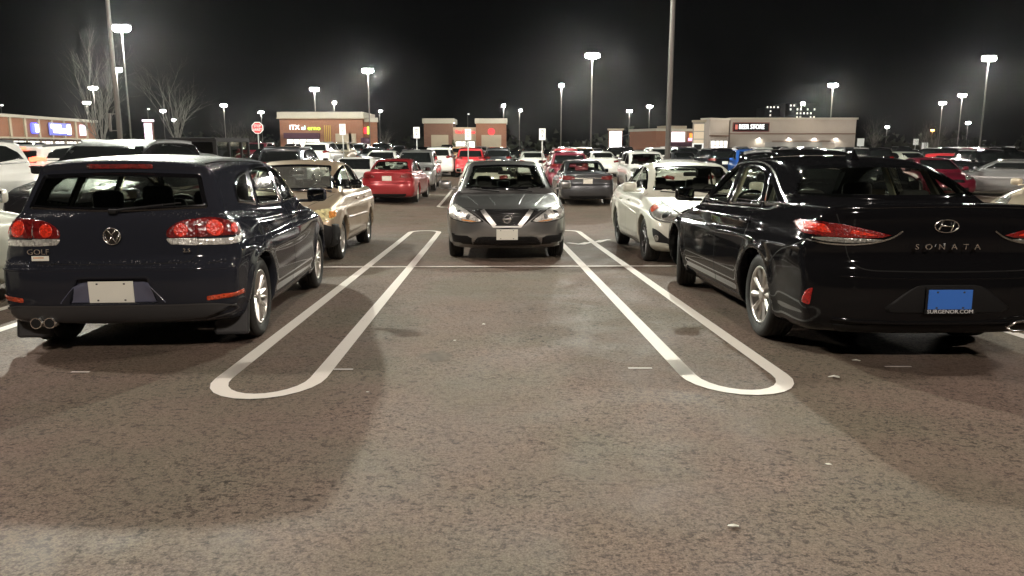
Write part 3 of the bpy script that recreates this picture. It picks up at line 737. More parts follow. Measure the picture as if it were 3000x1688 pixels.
    car.ribbon('roof_seam','T',[(-1.7,.555),(-1.0,.60),(0,.61)],.014,M_GLOSSB,mirror=True)
    return car,c

# ---------------------------------------------------------------- black sedan, rear towards us
P_BLACK=paint('black_paint',(0.007,0.007,0.008),metal=.0,rough=.2,dirt=.015)
def build_black_sedan():
    c=vary(SEDAN,1,1,1.825,kb=.055); c['green']=[(x,z if z<1.05 else 1.05+(z-1.05)*.93) for x,z in c['green']]
    car=Car('parked_car',c,P_BLACK,.02)
    std_sides(car,'sedan',1,.975,glass=M_GLASS,w=.024)
    car.window('rear_window','B',[(.72,1.115),(.54,1.345),(0,1.37),(-.54,1.345),(-.72,1.115),(0,1.10)],M_GLASS,w=.03,nu=24)
    car.window('windscreen','F',[(.68,1.02),(.54,1.35),(0,1.37),(-.54,1.35),(-.68,1.02),(0,.995)],M_GLASS,w=.04,nu=22)
    car.body(); floorpan(car); interior(car,head=1.16,belt=1.03,xs=(.12,-.72),pass_x=.80)
    # chrome line round the side glass
    car.ribbon('window_trim','L',[(1.02,.985),(.62,1.20),(.34,1.33),(.08,1.383),(-.2,1.39),(-.55,1.383),(-.88,1.32),(-1.15,1.21),(-1.47,1.055),(-1.40,1.008),(-.9,.998),(0,.985),(1.0,.965)],.016,M_CHROME,off=.006,mirror=True,sm=2)
    for sg in (1,-1):                     # pale inner pillars seen through the glass
        for (x0,x1,wd) in ((-.16,-.165,.10),(-1.02,-.90,.10)):
            bm=bmesh.new()
            yb=.77 if x0>-1 else .72
            vs=[bm.verts.new(p) for p in ((x0+wd/2,sg*yb,1.03),(x0-wd/2,sg*yb,1.03),(x1-wd*.35,sg*(yb-.13),1.35),(x1+wd*.35,sg*(yb-.13),1.35))]
            bm.faces.new(vs)
            vs2=[bm.verts.new(v.co+Vector((0,-sg*.02,0))) for v in vs]; bm.faces.new(vs2[::-1])
            for k in range(4): bm.faces.new((vs[k],vs2[k],vs2[(k+1)%4],vs[(k+1)%4]))
            bm_obj('pillar_trim',bm,M_TRIM,car.root)
    a=('b',34)
    car.patch('tail_lamp',a,[(-2.36,.345,.888),(-2.36,.50,.925),(-2.33,.70,.968),(-2.22,.86,.985),(-2.0,.905,.972),(-2.06,.905,.92),(-2.20,.885,.88),(-2.35,.72,.875),(-2.37,.5,.872)],M_REDS,off=.007,nu=26,mirror=True)
    car.patch('tail_lamp_ring',a,[(-2.36,.46,.893),(-2.34,.62,.930),(-2.33,.64,.90),(-2.36,.48,.888)],M_REDB,off=.010,skirt=0,sm=1,mirror=True)
    car.patch('tail_lamp_ring',a,[(-2.30,.74,.905),(-2.28,.78,.965),(-2.15,.89,.975),(-2.18,.89,.915)],M_REDB,off=.010,skirt=0,sm=1,mirror=True)
    car.patch('reversing_lamp',a,[(-2.37,.39,.865),(-2.36,.60,.872),(-2.28,.80,.877),(-2.22,.87,.868),(-2.33,.76,.843),(-2.37,.55,.843)],M_CLEAR,off=.007,nu=20,mirror=True)
    car.ribbon('chrome_strip',a,[(-2.37,.305,.92),(-2.37,.38,.868),(-2.37,.55,.832),(-2.33,.76,.828),(-2.22,.88,.855)],.010,M_CHROME,off=.009,mirror=True,sm=2)
    car.ribbon('panel_gap','L',[(-1.66,.64),(-1.80,.745),(-2.05,.80),(-2.2,.86)],.006,M_SEAM,mirror=True,sm=2)
    # boot lid shut lines
    car.ribbon('panel_gap','B',[(.72,1.06),(.66,.86),(.63,.72),(.55,.665),(0,.655),(-.55,.665),(-.63,.72),(-.66,.86),(-.72,1.06)],.008,M_SEAM,sm=2)
    car.ribbon('boot_edge','B',[(.78,1.062),(0,1.085),(-.78,1.062)],.012,M_GLOSSB,off=.004,raise_=.010)
    car.ribbon('bumper_crease','B',[(.70,.625),(0,.610),(-.70,.625)],.02,P_BLACK,off=.002,raise_=.010)
    car.patch('number_plate_panel_or_reflection','B',[(.44,.40),(.28,.53),(.20,.575),(-.20,.575),(-.28,.53),(-.44,.40),(-.30,.385),(.30,.385)],M_BLACK,off=.003,sm=1,nu=24)
    car.plate(-2.452,.0,.478,M_PLATEB,'B',tilt=0,w=.29,h=.135,framemat=M_BLACK)
    bm=bmesh.new(); add_box(bm,(-2.458,0,.402),(.008,.335,.030),bevel=.003); bm_obj('dealer_plate_frame',bm,M_BLACK,car.root)
    Mx=lambda x,y,z:Matrix.Translation((x,y,z))@Matrix.Rotation(R(-90),4,'Z')@Matrix.Rotation(R(90),4,'X')
    text_obj('lettering','SURGENOR.COM',.034,M_WHITE,car.root,Mx(-2.463,0,.402),depth=.0015,sx=1.16)
    text_obj('lettering','SONATA',.050,M_CHROME,car.root,Mx(-2.424,.03,.822),spacing=2.15,sx=1.25)
    car.ribbon('bumper_lip','B',[(.72,.335),(.40,.32),(0,.318),(-.40,.32),(-.72,.335)],.03,P_BLACK,off=.004,raise_=.022)
    car.patch('bumper_insert','B',[(.66,.235),(.72,.30),(-.72,.30),(-.66,.235),(0,.215)],M_BLACK,off=.004,nu=26)
    car.patch('rear_reflector',('b',45),[(-2.26,.835,.42),(-2.20,.870,.43),(-2.24,.855,.52),(-2.28,.83,.54)],M_RED,off=.006,sm=1,mirror=True,nu=6,nv=10)
    bm=bmesh.new()
    for sg in (-1,):
        pts=[(-2.43,-.40,.29),(-2.43,-.47,.33),(-2.42,-.66,.335),(-2.42,-.66,.27),(-2.43,-.45,.262),(-2.43,-.40,.29)]
        add_tube(bm,pts,.009,6)
    bm_obj('exhaust_pipe',bm,M_CHROME,car.root)
    # badge: slanted H in an oval
    bm=bmesh.new(); N=32; x0=-2.378
    add_tube(bm,[(x0,.078*math.cos(2*math.pi*k/N),.042*math.sin(2*math.pi*k/N)) for k in range(N+1)],.0052,6)
    for pts in ([(.050,-.026),(.028,.034)],[(-.050,.026),(-.028,-.034)],[(.040,.002),(-.040,-.002)]):
        add_tube(bm,[(x0-.002,p[0],p[1]) for p in pts],.0062,6)
    o=bm_obj('badge',bm,M_CHROME,car.root,smooth=True); o.location=(0,.02,.955)
    # shark-fin aerial
    bm=bmesh.new(); vs=[bm.verts.new(p) for p in ((-.95,.035,1.40),(-.95,-.035,1.40),(-.72,0,1.425),(-.93,0,1.485))]
    for f in ((0,1,3),(1,2,3),(2,0,3),(0,2,1)): bm.faces.new([vs[k] for k in f])
    bm_obj('roof_aerial',bm,P_BLACK,car.root)
    seams(car,'sedan'); door_mirrors(car,.74,1.04,P_BLACK); handles(car,(-.06,-.94),.90,P_BLACK)
    put_wheels(car.root,c,(10,'single'),M_ALLOY,steer=R(-14),track=.775)
    return car,c
# ================================================================ the cars that face us, and those across the lane
def front_sedan(name,paintm,sx=1,sz=1,W=1.78,shape=None,style=(10,'single'),rimmat=None,glass=None,seat=M_SEAT,res=.028,
                lampP=None,lampm=None,extra=None,bumper=None,steer=0,rear_lamps=True,kind='sedan',base=None,wins=True,wheel_r=.315):
    c=vary(base or SEDAN,sx,sz,W,rw=wheel_r,ra=wheel_r+.042,**(shape or {}))
    car=Car(name,c,paintm,res); g=glass or M_GLASS
    std_sides(car,kind,sx,sz,glass=M_GLASS,w=.028)
    q=W/1.865
    if kind=='suv':
        car.window('windscreen','F',[(.70*q,1.16*sz),(.58*q,1.56*sz),(0,1.59*sz),(-.58*q,1.56*sz),(-.70*q,1.16*sz),(0,1.12*sz)],g,w=.04,nu=20)
        car.window('rear_window','B',[(.66*q,1.18*sz),(.58*q,1.52*sz),(0,1.55*sz),(-.58*q,1.52*sz),(-.66*q,1.18*sz),(0,1.16*sz)],M_GLASSD,w=.03,nu=20)
    else:
        car.window('windscreen','F',[(.69*q,1.03*sz),(.55*q,1.385*sz),(0,1.41*sz),(-.55*q,1.385*sz),(-.69*q,1.03*sz),(0,1.0*sz)],g,w=.035,nu=22)
        car.window('rear_window','B',[(.66*q,1.12*sz),(.52*q,1.375*sz),(0,1.395*sz),(-.52*q,1.375*sz),(-.66*q,1.12*sz),(0,1.105*sz)],M_GLASS,w=.03,nu=20)
    car.body(); floorpan(car)
    b=1.02*sz if kind!='suv' else 1.10*sz
    interior(car,seat,xs=(.1*sx,-.72*sx),head=1.17*sz if kind!='suv' else 1.30,belt=b,pass_x=.80*sx,zs=.52 if kind!='suv' else .62)
    seams(car,kind,sx,sz)
    put_wheels(car.root,c,style,rimmat or M_ALLOY,steer=steer)
    return car,c
def tail_graphics(car,c,red=M_RED,plate=M_PLATEW,sz=1,pz=.80,deep=False):
    x=c['body'][9][0]; q=c['W']/1.865
    a=('b',34)
    car.patch('tail_lamp',a,[(x,.42*q,.86*sz),(x,.48*q,.96*sz),(x+.05,.80*q,.99*sz),(x+.28,.92*q,.97*sz),(x+.25,.92*q,.87*sz),(x+.04,.78*q,.84*sz)],red,off=.006,nu=14,mirror=True)
    car.ribbon('panel_gap','B',[(.68*q,1.04*sz),(.60*q,.70*sz),(.5*q,.665*sz),(-.5*q,.665*sz),(-.60*q,.70*sz),(-.68*q,1.04*sz)],.009,M_SEAM)
    p,n=car.hit('B',0,pz); car.plate(p[0]-.008,0,pz,plate,'B')
    car.patch('bumper_insert','B',[(.6*q,.24),(.66*q,.34),(-.66*q,.34),(-.6*q,.24)],M_BLACK,off=.004)

# grey sedan with the V-shaped chrome grille
P_GREY=paint('gunmetal_paint',(0.33,0.33,0.325),metal=.85,rough=.30,dirt=.10)
def build_grey_front():
    car,c=front_sedan('parked_car',P_GREY,.955,1.0,1.76,shape=dict(cf=.28,body=[(x*.955,z) for x,z in SEDAN['body'][:18]+[(1.25,.955),(1.8,.90),(2.14,.835),(2.32,.765),(2.40,.68),(2.43,.52),(2.42,.32),(2.28,.21),(1.8,.17),(0,.17)]]),style=(8,'single'),res=.022,seat=M_SEAT,wheel_r=.318)
    F='F'
    car.patch('grille',F,[(.50,.745),(.30,.752),(-.30,.752),(-.50,.745),(-.19,.495),(0,.485),(.19,.495)],M_BLACK,off=.004,sm=1,nu=20,nv=10)
    for z in (.54,.58,.62,.66,.70): 
        h=.10+(z-.51)*.80; car.ribbon('grille_bar',F,[(h,z),(0,z-.004),(-h,z)],.006,M_GLOSSB,off=.006,sm=1,raise_=.004)
    car.ribbon('chrome_strip',F,[(.355,.745),(.175,.525)],.066,M_SATIN,off=.012,sm=0,mirror=True)
    car.ribbon('chrome_strip',F,[(.20,.515),(-.20,.515)],.024,M_SATIN,off=.013,sm=0)
    car.ribbon('chrome_strip',F,[(.45,.748),(-.45,.748)],.012,M_CHROME,off=.010,sm=0)
    a=('f',36)
    car.patch('headlamp',a,[(2.31,.35,.59),(2.24,.50,.70),(2.12,.66,.775),(1.86,.81,.83),(1.86,.84,.70),(2.02,.79,.625),(2.22,.50,.562)],M_CLEARB,off=.005,nu=20,mirror=True)
    car.patch('turn_signal',a,[(2.27,.42,.590),(2.16,.62,.618),(2.16,.63,.603),(2.24,.48,.583)],M_AMBER,off=.008,skirt=0,sm=1,mirror=True)
    car.ribbon('headlamp_edge',a,[(2.31,.35,.59),(2.24,.50,.70),(2.12,.66,.775),(1.86,.81,.83)],.016,M_SEAM,off=.008,mirror=True)
    car.ribbon('headlamp_edge',a,[(2.31,.35,.59),(2.22,.50,.562),(2.02,.79,.625),(1.86,.84,.70)],.010,M_SEAM,off=.008,mirror=True)
    def disc(P,r): 
        o,t,w=frame(a); P=np.array(P); u0,v0=P@t,P@w
        return [(u0+r*math.cos(k*.5236),v0+r*math.sin(k*.5236)) for k in range(12)]
    car.patch('headlamp_reflector',a,disc((2.08,.68,.70),.045),M_CHROME,off=.009,skirt=0,sm=1,mirror=True)
    car.patch('headlamp_reflector',a,disc((2.20,.54,.655),.036),M_CHROME,off=.009,skirt=0,sm=1,mirror=True)
    car.patch('lower_grille',F,[(.50,.245),(.44,.35),(.38,.375),(-.38,.375),(-.44,.35),(-.50,.245),(0,.235)],M_BLACK,off=.003,sm=1,nu=22)
    for z in (.262,.288,.314,.340,.362): car.ribbon('grille_bar',F,[(.50-(z-.28)*.9,z),(-.50+(z-.28)*.9,z)],.007,M_GLOSSB,off=.005,sm=0,raise_=.004)
    for u in np.linspace(-.42,.42,15): car.ribbon('grille_bar',F,[(u-.012,.245),(u+.012,.370)],.006,M_GLOSSB,off=.005,sm=0,raise_=.004)
    car.patch('fog_lamp_recess',a,[(2.23,.53,.25),(2.24,.49,.375),(2.05,.79,.415),(2.02,.81,.27)],M_BLACK,off=.003,sm=1,mirror=True)
    car.ribbon('bumper_lip',F,[(.78,.225),(.5,.205),(0,.20),(-.5,.205),(-.78,.225)],.03,P_GREY,off=.002,raise_=.016)
    p,n=car.hit(F,0,.455); car.plate(p[0]+.016,0,.405,M_PLATEW,'F',tilt=2)
    bm=bmesh.new(); N=24; add_tube(bm,[(0,.050*math.cos(2*math.pi*k/N),.050*math.sin(2*math.pi*k/N)) for k in range(N+1)],.007,6)
    add_box(bm,(.004,0,0),(.012,.135,.024),bevel=.003)
    p,n=car.hit(F,0,.64); o=bm_obj('badge',bm,M_CHROME,car.root,smooth=True); o.location=(p[0]+.022,0,.622)
    text_obj('lettering','NISSAN',.020,M_BLACK,o,Matrix.Translation((.011,0,0))@Matrix.Rotation(R(90),4,'Z')@Matrix.Rotation(R(90),4,'X'),depth=.001,sx=1.3)
    car.ribbon('panel_gap','T',[(2.06,.62),(2.22,.3),(2.26,0)],.007,M_SEAM,mirror=True)
    car.ribbon('bonnet_crease','T',[(1.15,.62),(1.7,.52),(2.1,.40)],.03,P_GREY,off=.001,raise_=.008,mirror=True)
    car.ribbon('bonnet_crease','T',[(1.15,.30),(1.7,.24),(2.1,.17)],.02,P_GREY,off=.001,raise_=.005,mirror=True)
    bm=bmesh.new()
    for y,d in ((.42,-.62),(-.10,-.52)): add_tube(bm,[(1.13,y,.985),(1.05,y+d*.9,1.02)],.009,6)
    bm_obj('wiper',bm,M_BLACK,car.root)
    door_mirrors(car,.72,1.05,P_GREY); handles(car,(-.05,-.88),.90,P_GREY)
    return car,c
# tan sedan of the early 2000s: taller, rounder, dark unpainted bumper
P_TAN=paint('tan_paint',(0.46,0.36,0.25),metal=.45,rough=.36,dirt=.15)
def build_tan():
    sh=dict(body=[(-1.9,.22),(-2.15,.26),(-2.25,.36),(-2.27,.55),(-2.24,.72),(-2.24,.95),(-2.2,1.03),(-2.0,1.05),(-1.4,1.02),(.9,1.0),(1.15,.98),(1.75,.90),(2.08,.80),(2.2,.68),(2.26,.55),(2.26,.36),(2.18,.24),(1.7,.19),(0,.19)],
            green=[(-1.75,.9),(-1.68,1.04),(-1.35,1.27),(-1.1,1.41),(-.7,1.475),(-.2,1.49),(.15,1.475),(.38,1.38),(.72,1.2),(1.15,.98),(1.0,.75),(-1.6,.75)],xr=-1.3,xf=1.3,cf=.30,cr=.22,zb=1.0,tum=.33)
    car,c=front_sedan('parked_car',P_TAN,1,1,1.70,shape=sh,style=(7,'cover'),res=.026,glass=M_GLASSW,seat=M_SEATG,wheel_r=.305)
    a=('f',38)
    car.patch('headlamp',a,[(2.16,.40,.62),(2.12,.50,.73),(1.94,.68,.775),(1.72,.80,.77),(1.72,.81,.68),(1.88,.76,.625),(2.05,.62,.60)],M_YELLOWED,off=.008,nu=18,mirror=True)
    car.patch('turn_signal',a,[(1.90,.70,.64),(1.88,.72,.74),(1.74,.80,.745),(1.74,.80,.67)],M_AMBER,off=.010,skirt=0,mirror=True)
    car.patch('bumper','F',[(.82,.22),(.84,.55),(.45,.60),(-.45,.60),(-.84,.55),(-.82,.22),(0,.20)],M_BLACK,off=.012,sm=1,nu=34,nv=12)
    for sg in (1,-1):
        pass
    car.patch('bumper_corner',('f',52),[(1.95,.76,.22),(1.95,.77,.57),(1.72,.845,.55),(1.66,.85,.46),(1.66,.85,.24)],M_BLACK,off=.012,sm=1,mirror=True)
    car.patch('grille','F',[(.34,.64),(.30,.735),(-.30,.735),(-.34,.64)],M_BLACK,off=.006,sm=1)
    car.patch('lower_grille','F',[(.42,.27),(.40,.37),(-.40,.37),(-.42,.27)],M_SEAM,off=.014,sm=1)
    car.ribbon('side_moulding','L',[(-.95,.58),(.95,.60)],.045,P_TAN,off=.004,mirror=True,sm=0,raise_=.012)
    car.ribbon('panel_gap','T',[(1.1,.68),(1.6,.62),(2.05,.44),(2.1,0)],.008,M_SEAM,mirror=True)
    bm=bmesh.new()
    for y,d in ((.42,-.62),(-.10,-.52)): add_tube(bm,[(1.13,y,.985),(1.02,y+d*.9,1.03)],.009,6)
    bm_obj('wiper',bm,M_BLACK,car.root)
    door_mirrors(car,.68,1.07,M_GLOSSB); handles(car,(-.05,-.85),.86,P_TAN)
    car.plate(2.285,0,.50,M_PLATEW,'F')
    return car,c
P_WHITE=paint('white_paint',(0.66,0.67,0.58),metal=.1,rough=.38,dirt=.2)
P_WHITE2=paint('clean_white_paint',(0.78,0.78,0.74),metal=0,rough=.35,dirt=.1)
P_SILVER=paint('silver_paint',(0.45,0.45,0.44),metal=.7,rough=.35)
P_BEIGE=paint('beige_paint',(0.52,0.45,0.34),metal=.4,rough=.35)
P_RED=paint('red_paint',(0.36,0.022,0.028),metal=.25,rough=.3)
P_DKRED=paint('maroon_paint',(0.17,0.012,0.03),metal=.3,rough=.3)
P_BRED=paint('bright_red_paint',(0.62,0.03,0.04),metal=.1,rough=.3)
P_MID=paint('mid_grey_paint',(0.24,0.24,0.24),metal=.6,rough=.33)
P_DGREY=paint('dark_grey_paint',(0.065,0.07,0.078),metal=.6,rough=.32)
P_BLUE=paint('blue_paint',(0.03,0.14,0.55),metal=.3,rough=.3)
P_BLACKW=paint('wet_black_paint',(0.012,0.012,0.013),rough=.3,wet=.7)
P_GOLD=paint('gold_brown_paint',(0.40,0.26,0.14),metal=.5,rough=.35)
def build_white_front():
    car,c=front_sedan('parked_car',P_WHITE,.935,.985,1.775,shape=dict(cf=.30),style=(5,'pair'),rimmat=M_ALLOYD,res=.024,seat=M_SEAT,wheel_r=.318)
    a=('f',42)
    car.patch('headlamp',a,[(2.16,.38,.60),(2.10,.50,.70),(1.86,.70,.80),(1.56,.83,.87),(1.62,.85,.76),(1.80,.80,.655),(2.02,.64,.595)],M_CLEAR,off=.006,nu=20,mirror=True)
    car.patch('turn_signal',a,[(1.72,.80,.72),(1.74,.77,.80),(1.58,.84,.84),(1.62,.85,.775)],M_ORANGE,off=.009,skirt=0,mirror=True)
    def disc(P,r): 
        o,t,w=frame(a); P=np.array(P); u0,v0=P@t,P@w
        return [(u0+r*math.cos(k*.5236),v0+r*math.sin(k*.5236)) for k in range(12)]
    car.patch('headlamp_reflector',a,disc((1.96,.68,.70),.05),M_CHROME,off=.010,skirt=0,sm=1,mirror=True)
    car.ribbon('headlamp_edge',a,[(2.16,.38,.60),(2.02,.64,.595),(1.80,.80,.655),(1.62,.85,.76),(1.56,.83,.87)],.014,M_SEAM,off=.008,mirror=True)
    car.ribbon('headlamp_edge',a,[(2.16,.38,.60),(2.10,.50,.70),(1.86,.70,.80),(1.56,.83,.87)],.012,M_SEAM,off=.008,mirror=True)
    car.patch('fog_lamp_recess',a,[(2.12,.42,.285),(2.06,.56,.37),(1.95,.72,.50),(1.86,.80,.52),(1.88,.80,.42),(1.95,.77,.31)],M_BLACK,off=.004,sm=1,mirror=True)
    car.patch('fog_lamp',a,disc((1.94,.745,.385),.045),M_CLEAR,off=.010,sm=1,mirror=True)
    car.patch('grille','F',[(.40,.30),(.32,.47),(-.32,.47),(-.40,.30)],M_BLACK,off=.004,sm=1)
    car.patch('upper_grille','F',[(.30,.635),(.26,.685),(-.26,.685),(-.30,.635)],M_BLACK,off=.004,sm=1)
    car.ribbon('bonnet_crease','T',[(1.12,.62),(1.6,.54),(2.0,.36)],.03,P_WHITE,off=.001,raise_=.010,mirror=True)
    car.ribbon('panel_gap','T',[(1.5,.70),(1.8,.60),(2.06,.36),(2.12,0)],.007,M_SEAM,mirror=True)
    car.ribbon('body_crease','L',[(-2.0,.88),(-1.0,.80),(.9,.66)],.03,P_WHITE,off=.001,raise_=.010,mirror=True)
    bm=bmesh.new()
    for y,d in ((.42,-.62),(-.10,-.52)): add_tube(bm,[(1.10,y,.97),(1.02,y+d*.9,1.0)],.009,6)
    bm_obj('wiper',bm,M_BLACK,car.root)
    car.plate(2.27,0,.40,M_PLATEW,'F')
    door_mirrors(car,.70,1.03,P_WHITE,s=1.1); handles(car,(-.05,-.86),.84,P_WHITE)
    return car,c
def front_graphics(car,c,sz=1,hz=.72,grille=True,lamp=M_CLEAR,low=True):
    L=c['body']; x=max(p[0] for p in L); q=c['W']/1.865; a=('f',36)
    car.patch('headlamp',a,[(x-.14,.42*q,hz-.03),(x-.20,.52*q,hz+.07),(x-.42,.76*q,hz+.10),(x-.62,.88*q,hz+.11),(x-.60,.89*q,hz+.02),(x-.34,.74*q,hz-.06)],lamp,off=.006,nu=14,mirror=True)
    car.patch('grille','F',[(.38*q,hz-.10),(.36*q,hz+.0),(-.36*q,hz),(-.38*q,hz-.10)],M_BLACK,off=.005,sm=1)
    car.patch('lower_grille','F',[(.55*q,.27),(.50*q,.40),(-.50*q,.40),(-.55*q,.27)],M_BLACK,off=.005,sm=1)
    car.plate(x+.006,0,.47,M_PLATEW,'F')
# ================================================================ asphalt and painted lines
def asphalt():
    m,n,l,p=newmat('asphalt')
    tc=n.new('ShaderNodeTexCoord'); O=tc.outputs['Object']
    def noise(s,d=4,r=.55,v=O,dist=0): 
        k=n.new('ShaderNodeTexNoise'); k.inputs['Scale'].default_value=s; k.inputs['Detail'].default_value=d; k.inputs['Roughness'].default_value=r; k.inputs['Distortion'].default_value=dist; l.new(v,k.inputs['Vector']); return k
    def ramp(src,a,b,c0,c1):
        k=n.new('ShaderNodeMapRange'); k.inputs['From Min'].default_value=a; k.inputs['From Max'].default_value=b; k.inputs['To Min'].default_value=c0; k.inputs['To Max'].default_value=c1; l.new(src,k.inputs['Value']); return k.outputs['Result']
    def mul(a,b):
        k=n.new('ShaderNodeMath'); k.operation='MULTIPLY'; l.new(a,k.inputs[0]); l.new(b,k.inputs[1]); return k.outputs[0]
    big=noise(.35,5,.6); mid=noise(2.2,5,.65,dist=.4); fine=noise(140,3,.7); pits=noise(26,6,.72,dist=.3); pit2=noise(60,4,.7)
    mp=n.new('ShaderNodeMapping'); mp.inputs['Scale'].default_value=(1.0,2.4,1); l.new(O,mp.inputs['Vector'])
    pits2=noise(15,6,.7,v=mp.outputs[0])
    f=mul(ramp(big.outputs['Fac'],.3,.7,.92,1.06),ramp(mid.outputs['Fac'],.3,.72,.92,1.07))
    def blend(a,fac):
        k=n.new('ShaderNodeMix'); k.data_type='FLOAT'; k.inputs[2].default_value=1.0; l.new(fac,k.inputs[0]); l.new(a,k.inputs[3]); return k.outputs[0]
    cl=ramp(noise(1.3,4,.6).outputs['Fac'],.38,.60,.5,1.0); cl2=ramp(noise(.9,3,.6,dist=.5).outputs['Fac'],.62,.42,.5,1.0)
    f=mul(f,blend(ramp(pits.outputs['Fac'],.40,.47,.40,1.05),cl)); f=mul(f,blend(ramp(pit2.outputs['Fac'],.38,.52,.50,1.12),cl2)); f=mul(f,ramp(fine.outputs['Fac'],.34,.66,.62,1.36))
    f=mul(f,blend(ramp(pits2.outputs['Fac'],.36,.42,.42,1.0),cl))
    mx=n.new('ShaderNodeMix'); mx.data_type='RGBA'; mx.blend_type='MULTIPLY'; mx.inputs['Factor'].default_value=1
    tint=n.new('ShaderNodeMix'); tint.data_type='RGBA'; tint.inputs['A'].default_value=(.200,.146,.116,1); tint.inputs['B'].default_value=(.176,.145,.108,1)
    l.new(ramp(noise(.8,4,.6).outputs['Fac'],.42,.62,0,1),tint.inputs['Factor'])
    l.new(tint.outputs['Result'],mx.inputs['A']); l.new(f,mx.inputs['B'])
    # old oil drips: small dark stains
    vo=n.new('ShaderNodeTexVoronoi'); vo.inputs['Scale'].default_value=.42; l.new(O,vo.inputs['Vector'])
    st=ramp(vo.outputs['Distance'],.05,.13,.0,1.0)
    st2=n.new('ShaderNodeMath'); st2.operation='MAXIMUM'; l.new(st,st2.inputs[0]); l.new(ramp(noise(3,3).outputs['Fac'],.4,.6,.35,1),st2.inputs[1])
    m2=n.new('ShaderNodeMix'); m2.data_type='RGBA'; m2.blend_type='MULTIPLY'; m2.inputs['Factor'].default_value=.55
    l.new(mx.outputs['Result'],m2.inputs['A']); l.new(st2.outputs[0],m2.inputs['B'])
    l.new(m2.outputs['Result'],p.inputs['Base Color'])
    l.new(ramp(mid.outputs['Fac'],.35,.65,.62,.85),p.inputs['Roughness']); p.inputs['Specular IOR Level'].default_value=.2
    b=n.new('ShaderNodeBump'); b.inputs['Strength'].default_value=.7; b.inputs['Distance'].default_value=.004
    l.new(mul(pits.outputs['Fac'],ramp(fine.outputs['Fac'],0,1,.5,1)),b.inputs['Height']); l.new(b.outputs['Normal'],p.inputs['Normal'])
    return m
M_ASPH=asphalt()
def linepaint():
    m,n,l,p=newmat('white_line_paint')
    tc=n.new('ShaderNodeTexCoord'); a=n.new('ShaderNodeTexNoise'); a.inputs['Scale'].default_value=55; a.inputs['Detail'].default_value=6; a.inputs['Roughness'].default_value=.7
    l.new(tc.outputs['Object'],a.inputs['Vector'])
    cr=n.new('ShaderNodeValToRGB'); cr.color_ramp.elements[0].position=.31; cr.color_ramp.elements[0].color=(.22,.19,.16,1)
    cr.color_ramp.elements[1].position=.43; cr.color_ramp.elements[1].color=(.86,.80,.73,1); b=n.new('ShaderNodeTexNoise'); b.inputs['Scale'].default_value=7; b.inputs['Detail'].default_value=6; b.inputs['Roughness'].default_value=.7; l.new(tc.outputs['Object'],b.inputs['Vector'])
    ma=n.new('ShaderNodeMath'); ma.operation='MULTIPLY_ADD'; ma.inputs[1].default_value=.5; l.new(b.outputs['Fac'],ma.inputs[0]); ma2=n.new('ShaderNodeMath'); ma2.operation='MULTIPLY'; ma2.inputs[1].default_value=.56; l.new(a.outputs['Fac'],ma2.inputs[0]); l.new(ma2.outputs[0],ma.inputs[2])
    l.new(ma.outputs[0],cr.inputs['Fac']); l.new(cr.outputs['Color'],p.inputs['Base Color'])
    p.inputs['Roughness'].default_value=.6
    return m
M_LINE=linepaint()
def build_ground():
    xs=sorted(set(list(np.linspace(-700,-60,14))+list(np.linspace(-60,60,81))+list(np.linspace(60,700,14))))
    ys=sorted(set(list(np.linspace(-60,0,13))+list(np.linspace(0,60,81))+list(np.linspace(60,200,36))+list(np.linspace(200,1400,20))))
    V=[(x,y,ground_z(x,y)) for y in ys for x in xs]; n=len(xs)
    F=[(j*n+i,j*n+i+1,(j+1)*n+i+1,(j+1)*n+i) for j in range(len(ys)-1) for i in range(n-1)]
    return tag(mesh_obj('ground',V,F,M_ASPH,smooth=True),'brown grey parking lot asphalt running to the buildings',kind='structure')
build_ground()
LOT=R(1.55); LO=(-.10,0.0)
def lot(u,v):
    """lot axes (across, along the stalls) to world"""
    return (u*math.cos(LOT)-v*math.sin(LOT), u*math.sin(LOT)+v*math.cos(LOT))
def strip(bmv,bmf,pts,wd,dz=.005):
    n=len(pts)
    i0=len(bmv)
    for i,p in enumerate(pts):
        a=np.array(pts[max(i-1,0)]); b=np.array(pts[min(i+1,n-1)]); t=b-a; t=t/max(np.linalg.norm(t),1e-9); s=np.array([-t[1],t[0]])*wd/2
        for q in (np.array(p)+s,np.array(p)-s): bmv.append((q[0],q[1],ground_z(q[0],q[1])+dz))
    for i in range(n-1): bmf.append((i0+2*i,i0+2*i+1,i0+2*i+3,i0+2*i+2))
def dense(a,b,st=.4):
    L=math.dist(a,b); k=max(1,int(L/st)); return [(a[0]+(b[0]-a[0])*i/k,a[1]+(b[1]-a[1])*i/k) for i in range(k+1)]
def hairpin(u,v0,v1,half=.30,wd=.115):
    P=[]; r=half
    for k in range(13):
        t=math.pi-math.pi*k/12; P.append((u+r*math.cos(t),v1-.42+.40*math.sin(t)))
    Q=dense((u-r,v0+.42),(u-r,v1-.42))+P[1:-1]+dense((u+r,v1-.42),(u+r,v0+.42))+[(u+r*math.cos(-math.pi*k/12),v0+.42+.40*math.sin(-math.pi*k/12)) for k in range(1,13)]
    Q.append(Q[1])
    return [lot(a,b) for a,b in Q]
PITCH_S=2.98; U0=-1.41                      # hairpins stand 2.98 m apart
def block(v0,vm,v1,ks):
    V=[];F=[]
    for k in ks: strip(V,F,hairpin(U0+PITCH_S*k,v0,v1),.107)
    V2=[];F2=[]
    if vm: strip(V2,F2,[lot(a,b) for a,b in dense((U0+PITCH_S*ks[0],vm),(U0+PITCH_S*ks[-1],vm),1.0)],.10,dz=.0095)
    a=tag(mesh_obj('painted_line',V,F,M_LINE),kind='structure')
    if V2: tag(mesh_obj('painted_line',V2,F2,M_LINE),kind='structure')
